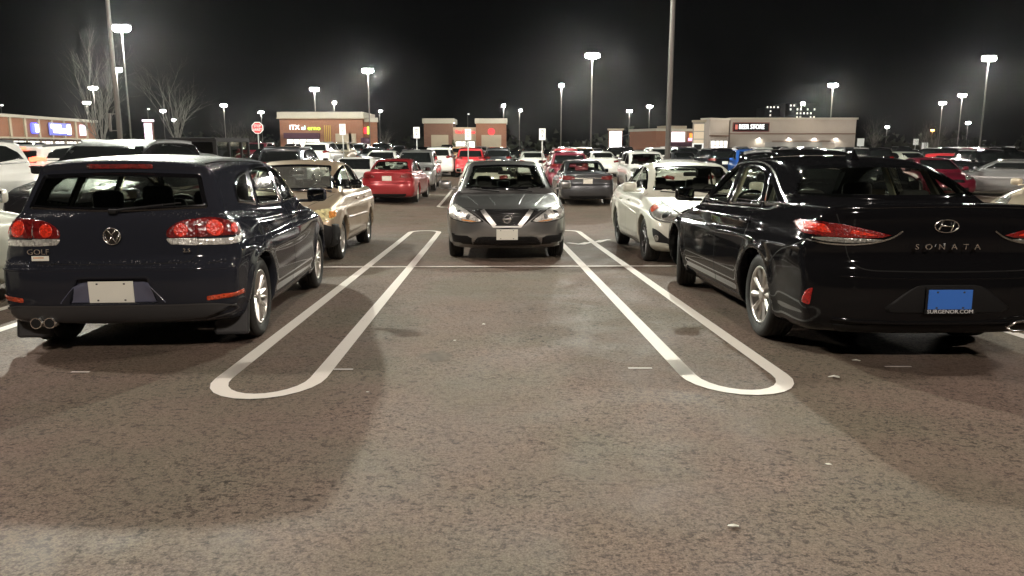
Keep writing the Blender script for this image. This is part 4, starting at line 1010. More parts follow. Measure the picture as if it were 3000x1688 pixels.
block(4.35,10.45,16.68,range(-3,5)); block(24.6,30.7,36.8,range(-7,9)); block(44.5,50.5,56.5,range(-9,12))
def mark(name,pts,wd,mat=None,dz=.006):
    V=[];F=[]; strip(V,F,pts,wd,dz); return tag(mesh_obj(name,V,F,mat or M_LINE),kind='structure')
for xs_,y_ in (((-1.23,-1.06),4.95),((.78,.94),4.98),((-2.90,-2.78),4.88),((2.52,2.70),5.02)):
    mark('painted_line',dense((xs_[0],y_),(xs_[1],y_),.05),.022)

# ================================================================ lamp posts
M_POLE=simple('lamp_post_paint',(0.16,0.15,0.14),0.5,metal=.3)
M_HEADW=simple('lamp_lens',(1,1,1),0.4,emis=(1.0,.97,.92),es=120.0)
M_HEADO=simple('orange_lamp_lens',(1,.5,.2),0.4,emis=(1.0,.42,.10),es=30.0)
M_CONC=simple('concrete',(0.30,0.28,0.25),0.85,noise=.2,nscale=6,bump=.3)
def batwing(ld):
    """parking luminaires throw most of their light far out to the sides"""
    ld.use_nodes=True; n=ld.node_tree.nodes; l=ld.node_tree.links; e=n['Emission']
    tc=n.new('ShaderNodeTexCoord'); sp=n.new('ShaderNodeSeparateXYZ'); l.new(tc.outputs['Normal'],sp.inputs[0])
    def M(op,a,b):
        k=n.new('ShaderNodeMath'); k.operation=op
        for i,v in enumerate((a,b)):
            if isinstance(v,(int,float)): k.inputs[i].default_value=v
            else: l.new(v,k.inputs[i])
        return k.outputs[0]
    z=sp.outputs['Z']; f=M('DIVIDE',1.0,M('ADD',M('ABSOLUTE',M('MULTIPLY',M('MULTIPLY',z,z),z),0),.04))
    mr=n.new('ShaderNodeMapRange'); mr.interpolation_type='SMOOTHSTEP'; mr.inputs['From Min'].default_value=.02; mr.inputs['From Max'].default_value=-.22; mr.inputs['To Min'].default_value=.03; mr.inputs['To Max'].default_value=1.0; l.new(z,mr.inputs['Value'])
    l.new(M('MULTIPLY',f,mr.outputs['Result']),e.inputs['Strength'])
def lamp_post(X,Y,H,label,power,heads=2,base=True,rot=0.0,lit=True,mat=None,col=(1.0,.93,.82),r=.085,hs=1.0,spot=165):
    g=ground_z(X,Y); root=tag(empty('lamp_post',(X,Y,g),R(rot)),label,'lamp post','light poles in the parking lot')
    bm=bmesh.new(); add_tube(bm,[(0,0,.0),(0,0,H*.5),(0,0,H)],[r,r*.85,r*.65],10); bm_obj('pole',bm,M_POLE,root)
    if base:
        bm=bmesh.new(); add_tube(bm,[(0,0,-.1),(0,0,.75)],.26,16); bm_obj('pole_base',bm,M_CONC,root)
    ang={1:(0,),2:(0,180),4:(0,90,180,270)}[heads]
    for a in ang:
        c,s=math.cos(R(a)),math.sin(R(a)); rot3=Matrix.Rotation(R(a),3,'Z')
        bm=bmesh.new(); add_box(bm,(.22*c,.22*s,H-.06),(.34,.05,.06),rot=rot3)
        add_box(bm,(.34*c*hs,.34*s*hs,H-.04),(.56*hs,.42*hs,.12*hs),rot=rot3,bevel=.03); o=bm_obj('lamp_head',bm,M_POLE,root)
        bm=bmesh.new(); bmesh.ops.create_uvsphere(bm,u_segments=16,v_segments=10,radius=.30*hs,matrix=Matrix.Translation((.27*c*hs,.27*s*hs,H-.04-.20*hs))@Matrix.Diagonal((1.15,1,.85,1))); bm_obj('lens',bm,mat or M_HEADW,o,smooth=True)
    if power>0:
        ld=bpy.data.lights.new('lamp_light','POINT'); ld.energy=power*1.0; ld.color=col; ld.shadow_soft_size=.26; batwing(ld)
        lo=bpy.data.objects.new('lamp_light',ld); link(lo,root); lo.location=(0,0,H-.62)
    return root
def post_at(xd,yd,H,label,**k):
    """a post whose head the photo shows at (xd,yd) of 2575x1449; its distance follows from its height"""
    v=(yd*1.165-844)/2254; up=-(0.1805+v*0.9836)/(0.9836-v*0.1805)
    D=60
    for _ in range(30):
        D=(H+ground_z(X_at(xd,D),D)-CAM_H)/up
    return lamp_post(X_at(xd,D),D,H,label,**k),D
# ================================================================ cars farther off: same shells, coarser, parts kept
def far_proto(kind,base,res=.06,facing_graphics=True):
    c=dict(base); car=Car('parked_car',c,P_SILVER,res)
    g=M_FARGLASS
    W=c['W']/1.865; suv=kind=='suv'
    if kind=='sedan' or kind=='hatch':
        sP=[(.95,1.04),(.60,1.25),(.3,1.37),(-.1,1.41),(-.55,1.40),(-.9,1.34),(-1.36,1.08)] if kind=='sedan' else [(.82,1.03),(.5,1.24),(.2,1.37),(-.2,1.41),(-.8,1.40),(-1.1,1.32),(-1.38,1.07)]
        if kind=='sedan': fw=[(.70,1.04),(.55,1.39),(-.55,1.39),(-.70,1.04)]; rw_=[(.66,1.12),(.52,1.38),(-.52,1.38),(-.66,1.12)]
        else: fw=[(.66,1.03),(.52,1.37),(-.52,1.37),(-.66,1.03)]; rw_=[(.60,1.07),(.52,1.33),(-.52,1.33),(-.60,1.07)]
        pil=[(-.15,1.03),(-.13,1.41)]
    else:
        sP=[(.95,1.15),(.6,1.41),(.3,1.55),(-.1,1.60),(-1.0,1.59),(-1.55,1.52),(-1.85,1.24)]
        fw=[(.70,1.17),(.58,1.57),(-.58,1.57),(-.70,1.17)]; rw_=[(.66,1.18),(.58,1.53),(-.58,1.53),(-.66,1.18)]; pil=[(-.15,1.15),(-.15,1.6)]
    car.body(); 
    car.patch('side_window','L',sP,g,off=.004,nu=10,nv=6,mirror=True)
    car.ribbon('window_trim','L',[sP[0],sP[-1]],.025,M_CHROME,off=.006,mirror=True,sm=0,step=.2)
    car.ribbon('pillar','L',pil,.06,M_BLACK,off=.007,mirror=True,sm=0,step=.2)
    car.patch('windscreen','F',fw,g,off=.004,nu=9,nv=6); car.patch('rear_window','B',rw_,g,off=.004,nu=9,nv=6)
    h=.20 if suv else 0
    x=min(p[0] for p in c['body']); X=max(p[0] for p in c['body'])
    a=('b',34)
    car.patch('tail_lamp',a,[(x+.05,.52*W,.84+h),(x+.05,.52*W,.98+h),(x+.08,.80*W,1.0+h),(x+.26,.92*W,.97+h),(x+.26,.92*W,.85+h)],M_REDD,off=.008,nu=6,nv=4,mirror=True)
    a=('f',36)
    car.patch('headlamp',a,[(X-.14,.46*W,.68+h),(X-.22,.60*W,.78+h),(X-.5,.85*W,.84+h),(X-.5,.87*W,.74+h)],M_CLEAR,off=.008,nu=6,nv=4,mirror=True)
    car.patch('grille','F',[(.38,.60+h),(.36,.70+h),(-.36,.70+h),(-.38,.60+h)],M_BLACK,off=.008,nu=6,nv=3)
    car.patch('lower_grille','F',[(.55,.30+h*.5),(.5,.42+h*.5),(-.5,.42+h*.5),(-.55,.30+h*.5)],M_BLACK,off=.008,nu=6,nv=3)
    p,n=car.hit('B',0,.80+h*.8); car.plate(p[0]-.01,0,.80+h*.8,M_PLATEW,'B')
    door_mirrors(car,.74,1.04+h*.6,P_SILVER)
    if suv: car.ribbon('roof_rail','T',[(-1.7,.60),(.0,.62)],.04,M_ALLOYD,off=.02,raise_=.03,mirror=True,sm=0,step=.3)
    floorpan(car); put_wheels(car.root,c,(5,'single'),M_ALLOY)
    car.root['proto']=1
    return car.root,c
PROTO={}
def kids(o): return [k for k in o.children]
def copy_car(kind,pm,lit=False):
    src,c=PROTO[kind]
    def rec(o,parent):
        q=o.copy(); COL.objects.link(q); q.parent=parent
        if q.type=='MESH' and (q.name.startswith('body') or q.name.startswith('door_mirror')):
            q.material_slots[0].link='OBJECT'; q.material_slots[0].material=pm
        if lit and q.name.startswith('tail_lamp'):
            q.material_slots[0].link='OBJECT'; q.material_slots[0].material=M_BRAKE
        for k in kids(o): rec(k,q)
        return q
    return rec(src,None),c
def park(kind,pm,xd,D,hd,label,lit=False,cat='car',group='cars parked in the rows behind'):
    r,c=copy_car(kind,pm,lit); place(r,X_at(xd,D),D,hd,c=c); tag(r,label,cat,group)
    if 'proto' in r: del r['proto']
    return r
AWAY=91.5; TOUS=-88.5
# ================================================================ the near cars in their stalls
G_NEAR='cars parked in the near stalls'
g,c=build_hatchback(); place(g.root,-2.925,7.32,94.2,c=c); tag(g.root,'dark navy hatchback at left with rear wiper and twin tail pipes','car',G_NEAR)
b,c=build_black_sedan(); place(b.root,2.825,7.36,90.8,c=c); tag(b.root,'glossy black sedan at right with blue plate under its boot lid','car',G_NEAR)
s,c=build_grey_front(); place(s.root,-.13,13.25,TOUS,c=c); tag(s.root,'gunmetal grey sedan facing us in the middle with V-shaped chrome grille','car',G_NEAR)
s,c=build_tan(); place(s.root,-3.40,12.70,-88.0,c=c); tag(s.root,'tan sedan with yellowed headlamp and dark bumper behind the navy hatchback','car',G_NEAR)
s,c=build_white_front(); place(s.root,2.78,12.60,-89.3,c=c); tag(s.root,'pale cream white sedan with black steel wheels beside the glossy black sedan','car',G_NEAR)
# across the lane
def red_rear():
    car,c=front_sedan('parked_car',P_RED,.945,.985,1.79,style=(5,'pair'),rimmat=M_ALLOY,res=.032,wheel_r=.318,shape=dict(cr=.22))
    tail_graphics(car,c,red=M_REDD,pz=.84); door_mirrors(car,.70,1.03,M_BLACK); return car,c
def grey_rear():
    car,c=front_sedan('parked_car',P_DGREY,.95,.99,1.775,style=(5,'single'),rimmat=M_ALLOY,res=.032,wheel_r=.315,shape=dict(cr=.15))
    tail_graphics(car,c,red=M_REDD,pz=.80); car.ribbon('chrome_strip','B',[(.42,.90),(-.42,.90)],.03,M_CHROME,off=.008,sm=0)
    door_mirrors(car,.70,1.03,P_DGREY); return car,c
s,c=red_rear(); place(s.root,-4.05,27.6,89.0,c=c); tag(s.root,'dark red sedan seen from behind across the lane from the tan sedan','car','cars parked across the lane')
s,c=grey_rear(); place(s.root,2.42,27.4,91.0,c=c); tag(s.root,'dark grey sedan seen from behind between the two front-facing sedans','car','cars parked across the lane')
P_WH3=P_WHITE2
def white_suv():
    car,c=front_sedan('parked_car',P_WH3,1.0,1.0,1.85,kind='suv',base=SUV,style=(5,'pair'),rimmat=M_ALLOYD,res=.036,wheel_r=.352)
    front_graphics(car,c,hz=.93); door_mirrors(car,.74,1.18,P_WH3); return car,c
s,c=white_suv(); place(s.root,X_at(1618,33.5),33.5,-90.5,c=c); tag(s.root,'white crossover facing us behind the dark grey sedan, its mirror white','car','cars parked across the lane')
PROTO['sedan']=far_proto('sedan',SEDAN); PROTO['hatch']=far_proto('hatch',HATCH,.055); PROTO['suv']=far_proto('suv',SUV)
# the rest of the near and middle rows
s=park('suv',P_WHITE2,-165,14.2,-86.5,'white crossover at the left edge facing us, rear quarter window showing',group=G_NEAR)
s=park('suv',P_BLACKW,318,13.5,-87.5,'wet black crossover behind the navy hatchback roof, facing us',group=G_NEAR)
s=park('sedan',P_WHITE,-415,6.6,92,'pale beige sedan cut by the left edge with its door mirror showing',group=G_NEAR)
s=park('suv',P_BLACK,2020,13.8,-90,'black crossover behind the glossy black sedan roof, facing us',group=G_NEAR)
s=park('sedan',P_BEIGE,2550,15,214,'beige sedan turned towards us, its bonnet corner at the right edge',group=G_NEAR); place(s,10.9,14.5,212,c=PROTO['sedan'][1])
def jeep():
    root=empty('parked_car')
    bm=bmesh.new(); add_box(bm,(0,0,.86),(4.1,1.56,.62),bevel=.06); add_box(bm,(1.0,0,.95),(1.6,1.45,.40),bevel=.05)
    add_box(bm,(-2.0,0,.55),(.3,1.7,.2),bevel=.04)
    for x in (-1.3,1.3):
        for s_ in (1,-1): add_box(bm,(x,s_*.84,.98),(1.05,.22,.07),bevel=.03)
    bm_obj('body',bm,P_BLACK,root)
    bm=bmesh.new()
    for s_ in (1,-1):
        for x in (-2.0,-1.0,.0,.62): add_box(bm,(x,s_*.72,1.49),(.10,.06,.66),bevel=.012)
        add_box(bm,(-.7,s_*.72,1.80),(2.75,.07,.09),bevel=.012); add_box(bm,(-.7,s_*.735,1.19),(2.75,.05,.06))
    for y in (-.70,.70): add_box(bm,(-2.04,y,1.5),(.07,.12,.64),bevel=.012)
    add_box(bm,(-2.04,0,1.8),(.07,1.45,.10),bevel=.012); add_box(bm,(-.7,0,1.86),(2.80,1.48,.06),bevel=.02)
    bm_obj('hard_top',bm,M_BLACK,root)
    for x0,x1 in ((-1.95,-1.05),(-.95,-.05),(.05,.58)):
        for s_ in (1,-1):
            bm=bmesh.new(); add_box(bm,((x0+x1)/2,s_*.70,1.49),(x1-x0,.01,.54)); bm_obj('side_window',bm,M_GLASS,root)
    bm=bmesh.new(); add_box(bm,(-2.03,0,1.49),(.01,1.3,.54)); bm_obj('rear_window',bm,M_GLASSD,root)
    bm=bmesh.new(); add_box(bm,(.70,0,1.49),(.01,1.3,.56)); bm_obj('windscreen',bm,M_GLASS,root)
    for s_ in (1,-1):
        bm=bmesh.new(); add_box(bm,(-2.07,s_*.70,.95),(.05,.13,.20),bevel=.01); bm_obj('tail_lamp',bm,M_RED,root)
        bm=bmesh.new(); add_box(bm,(.60,s_*.98,1.27),(.10,.20,.15),bevel=.03); bm_obj('door_mirror',bm,M_BLACK,root)
        for y in (-.33,.33) if s_==1 else ():
            bm=bmesh.new(); add_box(bm,(-.2,y,.95),(.5,.5,.2),bevel=.05); add_box(bm,(-.42,y,1.2),(.14,.48,.6),bevel=.05); add_box(bm,(-.45,y,1.58),(.1,.26,.18),bevel=.04); bm_obj('front_seat',bm,M_SEAT,root)
    tm,rm=wheel_meshes(.40,.26,.23,(5,'single'),M_ALLOYD)
    for x in (-1.3,1.3):
        for s_ in (1,-1):
            o=link(bpy.data.objects.new('wheel',tm),root); o.location=(x,s_*.80,.40); o.rotation_euler=(0,0,0 if s_>0 else math.pi); link(bpy.data.objects.new('rim',rm),o)
    o=link(bpy.data.objects.new('spare_wheel',tm),root); o.location=(-2.20,0,1.12); o.rotation_euler=(0,0,R(90)); link(bpy.data.objects.new('rim',rm),o)
    return root
j=jeep(); place(j,X_at(562,26.8),26.8,87.0); tag(j,'black boxy off-road vehicle with hard top rising over the navy hatchback','car','cars parked across the lane')
A,T=AWAY,TOUS
GR='cars parked across the lane'
park('sedan',P_BLACKW,462,19.6,140,'black sedan with rounded roof in front of the boxy off-road vehicle',group=GR)
s=park('suv',P_WHITE2,176,25.0,82,'white crossover with glowing red brake lamp under the left shop front',lit=True,group=GR)
for k in s.children:
    if k.name.startswith('tail_lamp'): k.location=(.03,.0,.17)
bm=bmesh.new(); add_box(bm,(-2.02,0,1.60),(.05,.62,.07),bevel=.02); bm_obj('brake_lamp',bm,M_BRAKE,s)
park('suv',P_DGREY,742,28.5,93,'dark grey crossover seen from behind over the tan sedan roof',group=GR)
park('hatch',P_WHITE2,898,27.5,-92,'white hatchback facing us left of the dark red sedan',group=GR)
park('suv',P_SILVER,1050,34,-89,'silver crossover facing us, nose to nose with the dark red sedan',group=GR)
park('hatch',P_WHITE,1222,27.3,A,'white hatchback seen from behind over the gunmetal sedan roof',group=GR)
park('suv',P_DKRED,1420,34.5,A,'maroon crossover seen from behind left of the dark grey sedan',group=GR)
park('sedan',P_WHITE2,1695,27.6,A-1,'white sedan roof just behind the cream white sedan',group=GR)
park('suv',P_BLACK,1790,43,A+1,'black crossover seen from behind beside the blue crossover',group=GR)
park('suv',P_BLUE,1882,40,-96,'bright blue crossover facing us below the tan store',group=GR)
park('sedan',P_DKRED,2335,31,-97,'maroon sedan facing us behind the glossy black sedan roof',group=GR)
park('hatch',P_BRED,2420,42,-50,'bright red hatchback beyond the maroon sedan on the right',group=GR)
park('hatch',P_MID,2515,30.5,140,'mid grey hatchback turned aside at the right edge, alloy wheel showing',group=GR)
park('suv',P_BLACK,2480,37,-95,'black crossover behind the mid grey hatchback at right',group=GR)
park('sedan',P_BLACK,2190,30,-93,'black sedan roof right of the black crossover, beyond the glossy sedan',group=GR)
park('sedan',P_SILVER,2060,38,AWAY,'silver sedan whose roof shows over the black crossover',group=GR)
park('sedan',P_WHITE2,965,39,-90,'white car roof left of the silver crossover',group=GR)
park('sedan',P_BLACK,690,34.5,-90,'black sedan right beside the boxy off-road vehicle, facing us',group=GR)
# rows farther back: kind, paint, where along the row
GF='cars in the far rows of the lot'
MARKS=[(40,'under the blue and white lit shop sign at left'),(230,'near the left bare tree'),(330,'below the tall left lamp post'),(420,'below the lit pylon at left'),(560,'behind the boxy off-road vehicle'),(655,'below the stop sign'),(760,'under the green and white lit shop sign'),(866,'below the parking sign on the brick shop'),(950,'right of the first brick shop'),(1048,'below the left parking sign'),(1110,'before the left brick tower of the coffee shop'),(1178,'below the red coffee shop sign'),(1240,'before the right brick tower of the coffee shop'),(1310,'between the coffee shop and the right parking sign'),(1363,'below the right parking sign'),(1430,'left of the double lamp posts'),(1490,'right of the double lamp posts'),(1548,'below the lit white pylon'),(1620,'below the red traffic light'),(1680,'at the foot of the big right pole'),(1730,'under the pink lit shop window'),(1790,'before the tall grey pylon'),(1880,'under the beer store sign'),(1960,'before the middle of the tan store'),(2060,'below the wall lamps of the tan store'),(2130,'at the right end of the tan store'),(2200,'just right of the tan store'),(2270,'below the small right lamp'),(2340,'below the orange lamp'),(2430,'below the far right lamp posts'),(2530,'at the far right edge')]
COLN={P_WHITE2:'white',P_SILVER:'silver',P_BLACK:'black',P_DGREY:'dark grey',P_RED:'dark red',P_BRED:'bright red',P_BLUE:'blue',P_GOLD:'gold brown',P_BEIGE:'beige',P_DKRED:'maroon',P_WHITE:'cream'}
KN={'sedan':'sedan','hatch':'hatchback','suv':'crossover'}
ROWN={0:'third row',1:'fourth row',2:'far row',3:'last row'}
used_lab={}
def far_row(row,D,hd,items):
    for kind,pm,xd in items:
        m=min(MARKS,key=lambda q:abs(q[0]-xd))[1]
        lab=f'{COLN[pm]} {KN[kind]} {m}, {ROWN[row]}'
        park(kind,pm,xd,D+random.uniform(-.4,.4),hd+random.uniform(-1.5,1.5),lab,group=GF)
W2,SI,BK,DG,RD,BR,BL,GO,BE,DR,CR=P_WHITE2,P_SILVER,P_BLACK,P_DGREY,P_RED,P_BRED,P_BLUE,P_GOLD,P_BEIGE,P_DKRED,P_WHITE
far_row(0,47,A,[('suv',W2,15),('sedan',DG,250),('suv',SI,380),('suv',W2,815),('sedan',DG,945),('suv',W2,1108),('suv',BR,1185),('suv',DG,1252),('sedan',W2,1337),('suv',RD,1415),('sedan',W2,1507),('sedan',DR,1590),('sedan',DG,1705),('suv',BK,1830),('suv',DG,1985),('hatch',W2,2090),('suv',BK,2170),('sedan',CR,2262),('suv',BK,2345)])
far_row(1,53.5,T,[('suv',BK,60),('sedan',SI,200),('sedan',BK,540),('suv',DR,650),('suv',BE,855),('hatch',BK,1010),('sedan',BK,1298),('suv',GO,1465),('suv',W2,1655),('suv',DG,1725),('sedan',BK,1925),('suv',SI,2035),('sedan',BK,2245),('suv',DR,2455),('sedan',BK,2540)])
far_row(2,70,A,[('sedan',W2,85),('suv',BK,300),('sedan',SI,440),('sedan',BK,600),('suv',DG,905),('suv',BK,965),('sedan',BK,1060),('suv',GO,1160),('suv',RD,1245),('sedan',BK,1385),('suv',BK,1545),('sedan',DG,1612),('sedan',W2,1760),('suv',W2,1905),('suv',BK,2010),('suv',DG,2115),('sedan',SI,2215),('sedan',BK,2300),('suv',SI,2390),('suv',BK,2500)])
far_row(3,95,T,[('suv',W2,30),('suv',SI,150),('sedan',BK,350),('sedan',W2,520),('sedan',SI,620),('suv',BK,735),('sedan',DG,1005),('suv',BK,1125),('suv',SI,1210),('sedan',BK,1330),('suv',BK,1420),('sedan',SI,1500),('suv',BK,1575),('suv',BK,1700),('suv',SI,1865),('suv',BK,1965),('sedan',W2,2065),('sedan',BK,2150),('suv',BK,2270),('sedan',SI,2480)])
def rm(o):
    for k in list(o.children): rm(k)
    bpy.data.objects.remove(o)
for k in PROTO: rm(PROTO[k][0])
# ================================================================ lamp posts in the lot
big=dict(heads=2,hs=1.15)
lamp_post(-10.2,9.5,9.5,'tall lamp post just outside the left edge beside the near stalls',power=380,col=(1,.83,.71))
lamp_post(14.5,8.5,9.5,'tall lamp post just outside the right edge beside the near stalls',power=360,col=(1,.83,.71))
lamp_post(1.5,-9.0,10.5,'tall lamp post behind the viewer lighting the foreground',power=720,col=(1,.85,.72))
q0=lamp_post(X_at(312,29),29,12.5,'slim lamp post left of the bright twin lamp, running out of the top',power=1850,col=(.96,1,.86))
bm=bmesh.new()
for z_ in (2.15,2.75): add_box(bm,(-.16,0,z_),(.30,.03,.03))
add_box(bm,(-.31,0,2.45),(.07,.05,.66))
bm_obj('banner_bracket',bm,M_POLE,q0)
lamp_post(X_at(1676,30),30,13.5,'thick lamp post right of centre, running out of the top',power=1250,r=.11,col=(.96,1,.86))
LP=[ (335,62,12,'twin-headed lamp post with the brightest lamp at upper left',9000,2,0),(312,170,12,'single lamp on the post between the two slim left posts',4500,1,0),
 (250,217,12,'bright lamp post shining through the left bare tree',4500,2,0),(230,255,11,'lamp with twin wings low in the left bare tree',1500,2,20),
 (570,262,12,'lamp post between the right bare tree and the stop sign',4000,2,15),(662,280,12,'small lamp post straight above the stop sign',2500,2,30),
 (798,220,12,'bright lamp post above the left brick shop',7000,2,10),(845,255,12,'small round lamp above the left brick shop',3500,1,90),
 (932,172,12,'bright lamp post right of the left brick shop',7000,2,170),(1267,262,12,'lamp post over the right tower of the coffee shop',4000,2,80),
 (1306,275,12,'small lamp post right of the coffee shop',3000,1,0),(1410,210,12,'lamp post left of the tall central pair',6000,2,85),
 (1485,133,12,'tallest bright lamp post right of centre',9000,2,0),(1580,277,12,'lower lamp of the pair above the red traffic light',3000,2,0),
 (1630,265,12,'upper lamp of the pair above the red traffic light',3000,2,0),(2007,257,12,'lamp post before the dark tower with lit windows',3500,1,0),
 (2082,210,12,'bright lamp post before the tan store',7000,2,0),(2405,236,12,'lamp post between the far right posts',4500,2,0),
 (2358,256,12,'twin-winged lamp above the orange lamp',3000,2,0),(2460,140,12,'bright twin lamp post at upper right',5500,2,0),
 (2427,307,10,'small twin-winged lamp beside the upper right post',0,2,0),(2226,318,10,'small lamp on a leaning post right of the tan store',0,2,0),
 (418,276,12,'left small white lamp in the right bare tree',0,2,0),(443,300,12,'right small white lamp in the right bare tree',0,2,0),
 (957,277,12,'small lamp beside the post right of the left brick shop',0,1,0)]
for xd,yd,H,lab,pw,hd,rt in LP: post_at(xd,yd,H,lab,power=pw*.15,heads=hd,rot=rt,hs=1.3)
post_at(2340,326,8,'low orange lamp post before the reddish trees',power=500,heads=2,mat=M_HEADO,col=(1,.42,.12))
def dim_post(xd,yd,H,lab):
    r,D=post_at(xd,yd,H,lab,power=0,heads=1,mat=simple('dim_lens',(.6,.6,.55),.4,emis=(1,1,.95),es=1.2))
dim_post(1177,285,12,'thin lamp post with unlit head over the coffee shop')
dim_post(16,262,11,'thin curved street lamp above the left shop roof')
dim_post(380,272,11,'thin street lamp above the lit pylon')

# ================================================================ buildings
def brick(name,c1,c2,mort=(.30,.26,.22)):
    m,n,l,p=newmat(name); tc=n.new('ShaderNodeTexCoord'); b=n.new('ShaderNodeTexBrick')
    b.inputs['Scale'].default_value=3.2; b.inputs['Color1'].default_value=(*c1,1); b.inputs['Color2'].default_value=(*c2,1); b.inputs['Mortar'].default_value=(*mort,1); b.inputs['Mortar Size'].default_value=.012
    mp=n.new('ShaderNodeMapping'); mp.inputs['Rotation'].default_value=(R(90),0,0); l.new(tc.outputs['Object'],mp.inputs['Vector']); l.new(mp.outputs[0],b.inputs['Vector'])
    l.new(b.outputs['Color'],p.inputs['Base Color']); p.inputs['Roughness'].default_value=.85; return m
M_BRICK=brick('red_brown_brick',(.26,.105,.055),(.21,.09,.05)); M_BRICKD=brick('dark_brown_brick',(.16,.075,.045),(.13,.06,.04))
M_CREAM=simple('cream_render',(.38,.335,.25),.8,noise=.08,nscale=1.5,bump=.1)
M_STUCCO=simple('tan_stucco',(.36,.325,.29),.85,noise=.07,nscale=1.2,bump=.15)
M_CORN=simple('pale_cornice',(.44,.43,.36),.7)
M_WIN=simple('shop_window_glow',(.9,.9,.85),.3,emis=(1,.95,.86),es=.8,noise=.4,nscale=1.2)
M_DARKWIN=simple('dark_shop_window',(.05,.06,.05),.15)
M_AWN=simple('dark_awning',(.07,.03,.05),.8); M_ROOFT=simple('roof_gravel',(.10,.10,.10),.9)
def em(name,c,s): return simple(name,tuple(min(1,k) for k in c),.5,emis=c,es=s*.6)
E_W=em('white_sign_light',(1,1,1),2.2); E_G=em('green_sign_light',(.55,1,.08),1.6); E_B=em('blue_sign_light',(.10,.12,1),2.0); E_R=em('red_sign_light',(1,.03,.05),2.4)
E_P=em('pink_white_sign_light',(1,.82,1),1.5); E_O=em('orange_sign_light',(1,.30,.05),1.3); E_C=em('cyan_sign_light',(.6,1,1),1.8); E_PK=em('pink_sign_light',(1,.45,.75),1.3)
def bpart(name,boxes,mat,parent,bev=0.0):
    bm=bmesh.new()
    for c,s in boxes: add_box(bm,c,s,bevel=bev)
    return bm_obj(name,bm,mat,parent)
def shopwin(root,x,z,w,h,y,lit=True,mull=3):
    f=bpart('shop_window',[((x,y,z),(w,.10,h))],M_DARKWIN if not lit else M_WIN,root)
    bx=[((x-w/2+w*k/mull,y-.07,z),(.08,.06,h)) for k in range(mull+1)]+[((x,y-.07,z+h/2),(w,.06,.10)),((x,y-.07,z+h*.15),(w,.05,.05))]
    bpart('frame',bx,M_BLACK,f); return f
def sign(root,txt,x,z,size,y,mat,sx=1,name='shop_sign',parent=None):
    return text_obj(name,txt,size,mat,root,Matrix.Translation((x,y,z))@Matrix.Rotation(R(90),4,'X'),depth=.08,sx=sx)
def wlamp(root,x,y,z,power=120,col=(1,.92,.75)):
    o=bpart('wall_lamp',[((x,y-.10,z),(.35,.2,.18))],M_POLE,root); q=bpart('lens',[((x,y-.12,z-.10),(.28,.14,.03))],M_HEADW,o)
    ld=bpy.data.lights.new('wall_light','SPOT'); ld.energy=power*.3; ld.color=col; ld.spot_size=R(150); ld.spot_blend=.6; ld.shadow_soft_size=.12
    lo=link(bpy.data.objects.new('wall_light',ld),root); lo.location=(x,y-.45,z-.12); lo.rotation_euler=(R(12),0,0)
def wash(root,x,y,z,power,w=6,col=(1,.9,.72)):
    """area light with no fixture, in front of a shop and aimed at its wall"""
    ld=bpy.data.lights.new('front_light','AREA'); ld.shape='RECTANGLE'; ld.size=w; ld.size_y=.4; ld.energy=power*.11; ld.color=col
    lo=link(bpy.data.objects.new('front_light',ld),root); lo.location=(x,y-2.2,z); lo.rotation_euler=(R(60),0,0)
def bld(name,xd,D,label,cat='shop',rz=0):
    X=X_at(xd,D); return tag(empty(name,(X,D,ground_z(X,D)),R(rz)),label,cat)
# brick shop with the green and white sign (front x -6.7..6.7)
r=bld('brick_shop',811,127,'brick shop with green and white lit sign and cream top band'); 
bpart('wall',[((0,5,2.9),(13.4,10,5.8))],M_BRICK,r); bpart('cornice',[((0,4.9,6.25),(13.9,10.6,.9))],M_CORN,r); bpart('cornice_trim',[((0,4.85,5.72),(14.0,10.8,.16))],M_CREAM,r)
bpart('roof',[((0,5,6.75),(13.0,9.6,.1))],M_ROOFT,r)
bpart('wall_panel',[((3.55,-.08,1.7),(2.6,.12,3.2))],M_CREAM,r); bpart('wall_panel',[((5.0,-.08,1.7),(1.2,.12,3.2))],M_CREAM,r)
for k in range(4): bpart('wall_stripe',[((.55+k*.30,-.10,2.5),(.10,.14,4.2))],simple('yellow_stripe',(.55,.38,.10),.7) if k==0 else MATS['yellow_stripe'],r)
shopwin(r,-3.0,1.55,5.3,1.8,-.06,mull=5); bpart('awning',[((-3.0,-.7,2.95),(5.6,1.3,.9))],M_AWN,r,.05)
sign(r,'ITX',-4.3,4.25,1.05,-.15,E_W,1.0); sign(r,'al',-2.85,4.2,.95,-.15,E_C,1.1); sign(r,'erno',-1.15,4.15,.95,-.15,E_G,1.15)
wash(r,0,0,5.3,420,12)
# its side face with the red and green lit sign
r2=bld('brick_shop_wing',922,128,'short receding wing of the left brick shop with red and white lit sign',rz=-42)
bpart('wall',[((0,.8,2.6),(1.9,1.6,5.2))],M_BRICK,r2); bpart('cornice',[((0,.8,5.5),(2.1,1.9,.7))],M_CORN,r2)
bpart('shop_sign',[((-.65,-.10,3.75),(.45,.2,1.0))],E_C,r2,.05); bpart('shop_sign',[((0.1,-.10,3.8),(.8,.2,.95))],E_R,r2,.1); bpart('shop_sign',[((.75,-.10,3.8),(.3,.2,1.2))],E_G,r2,.05)
bpart('awning',[((0,-.6,2.2),(2.0,1.2,.9))],M_AWN,r2,.05); shopwin(r2,0,.9,1.7,1.5,-.06,mull=3)
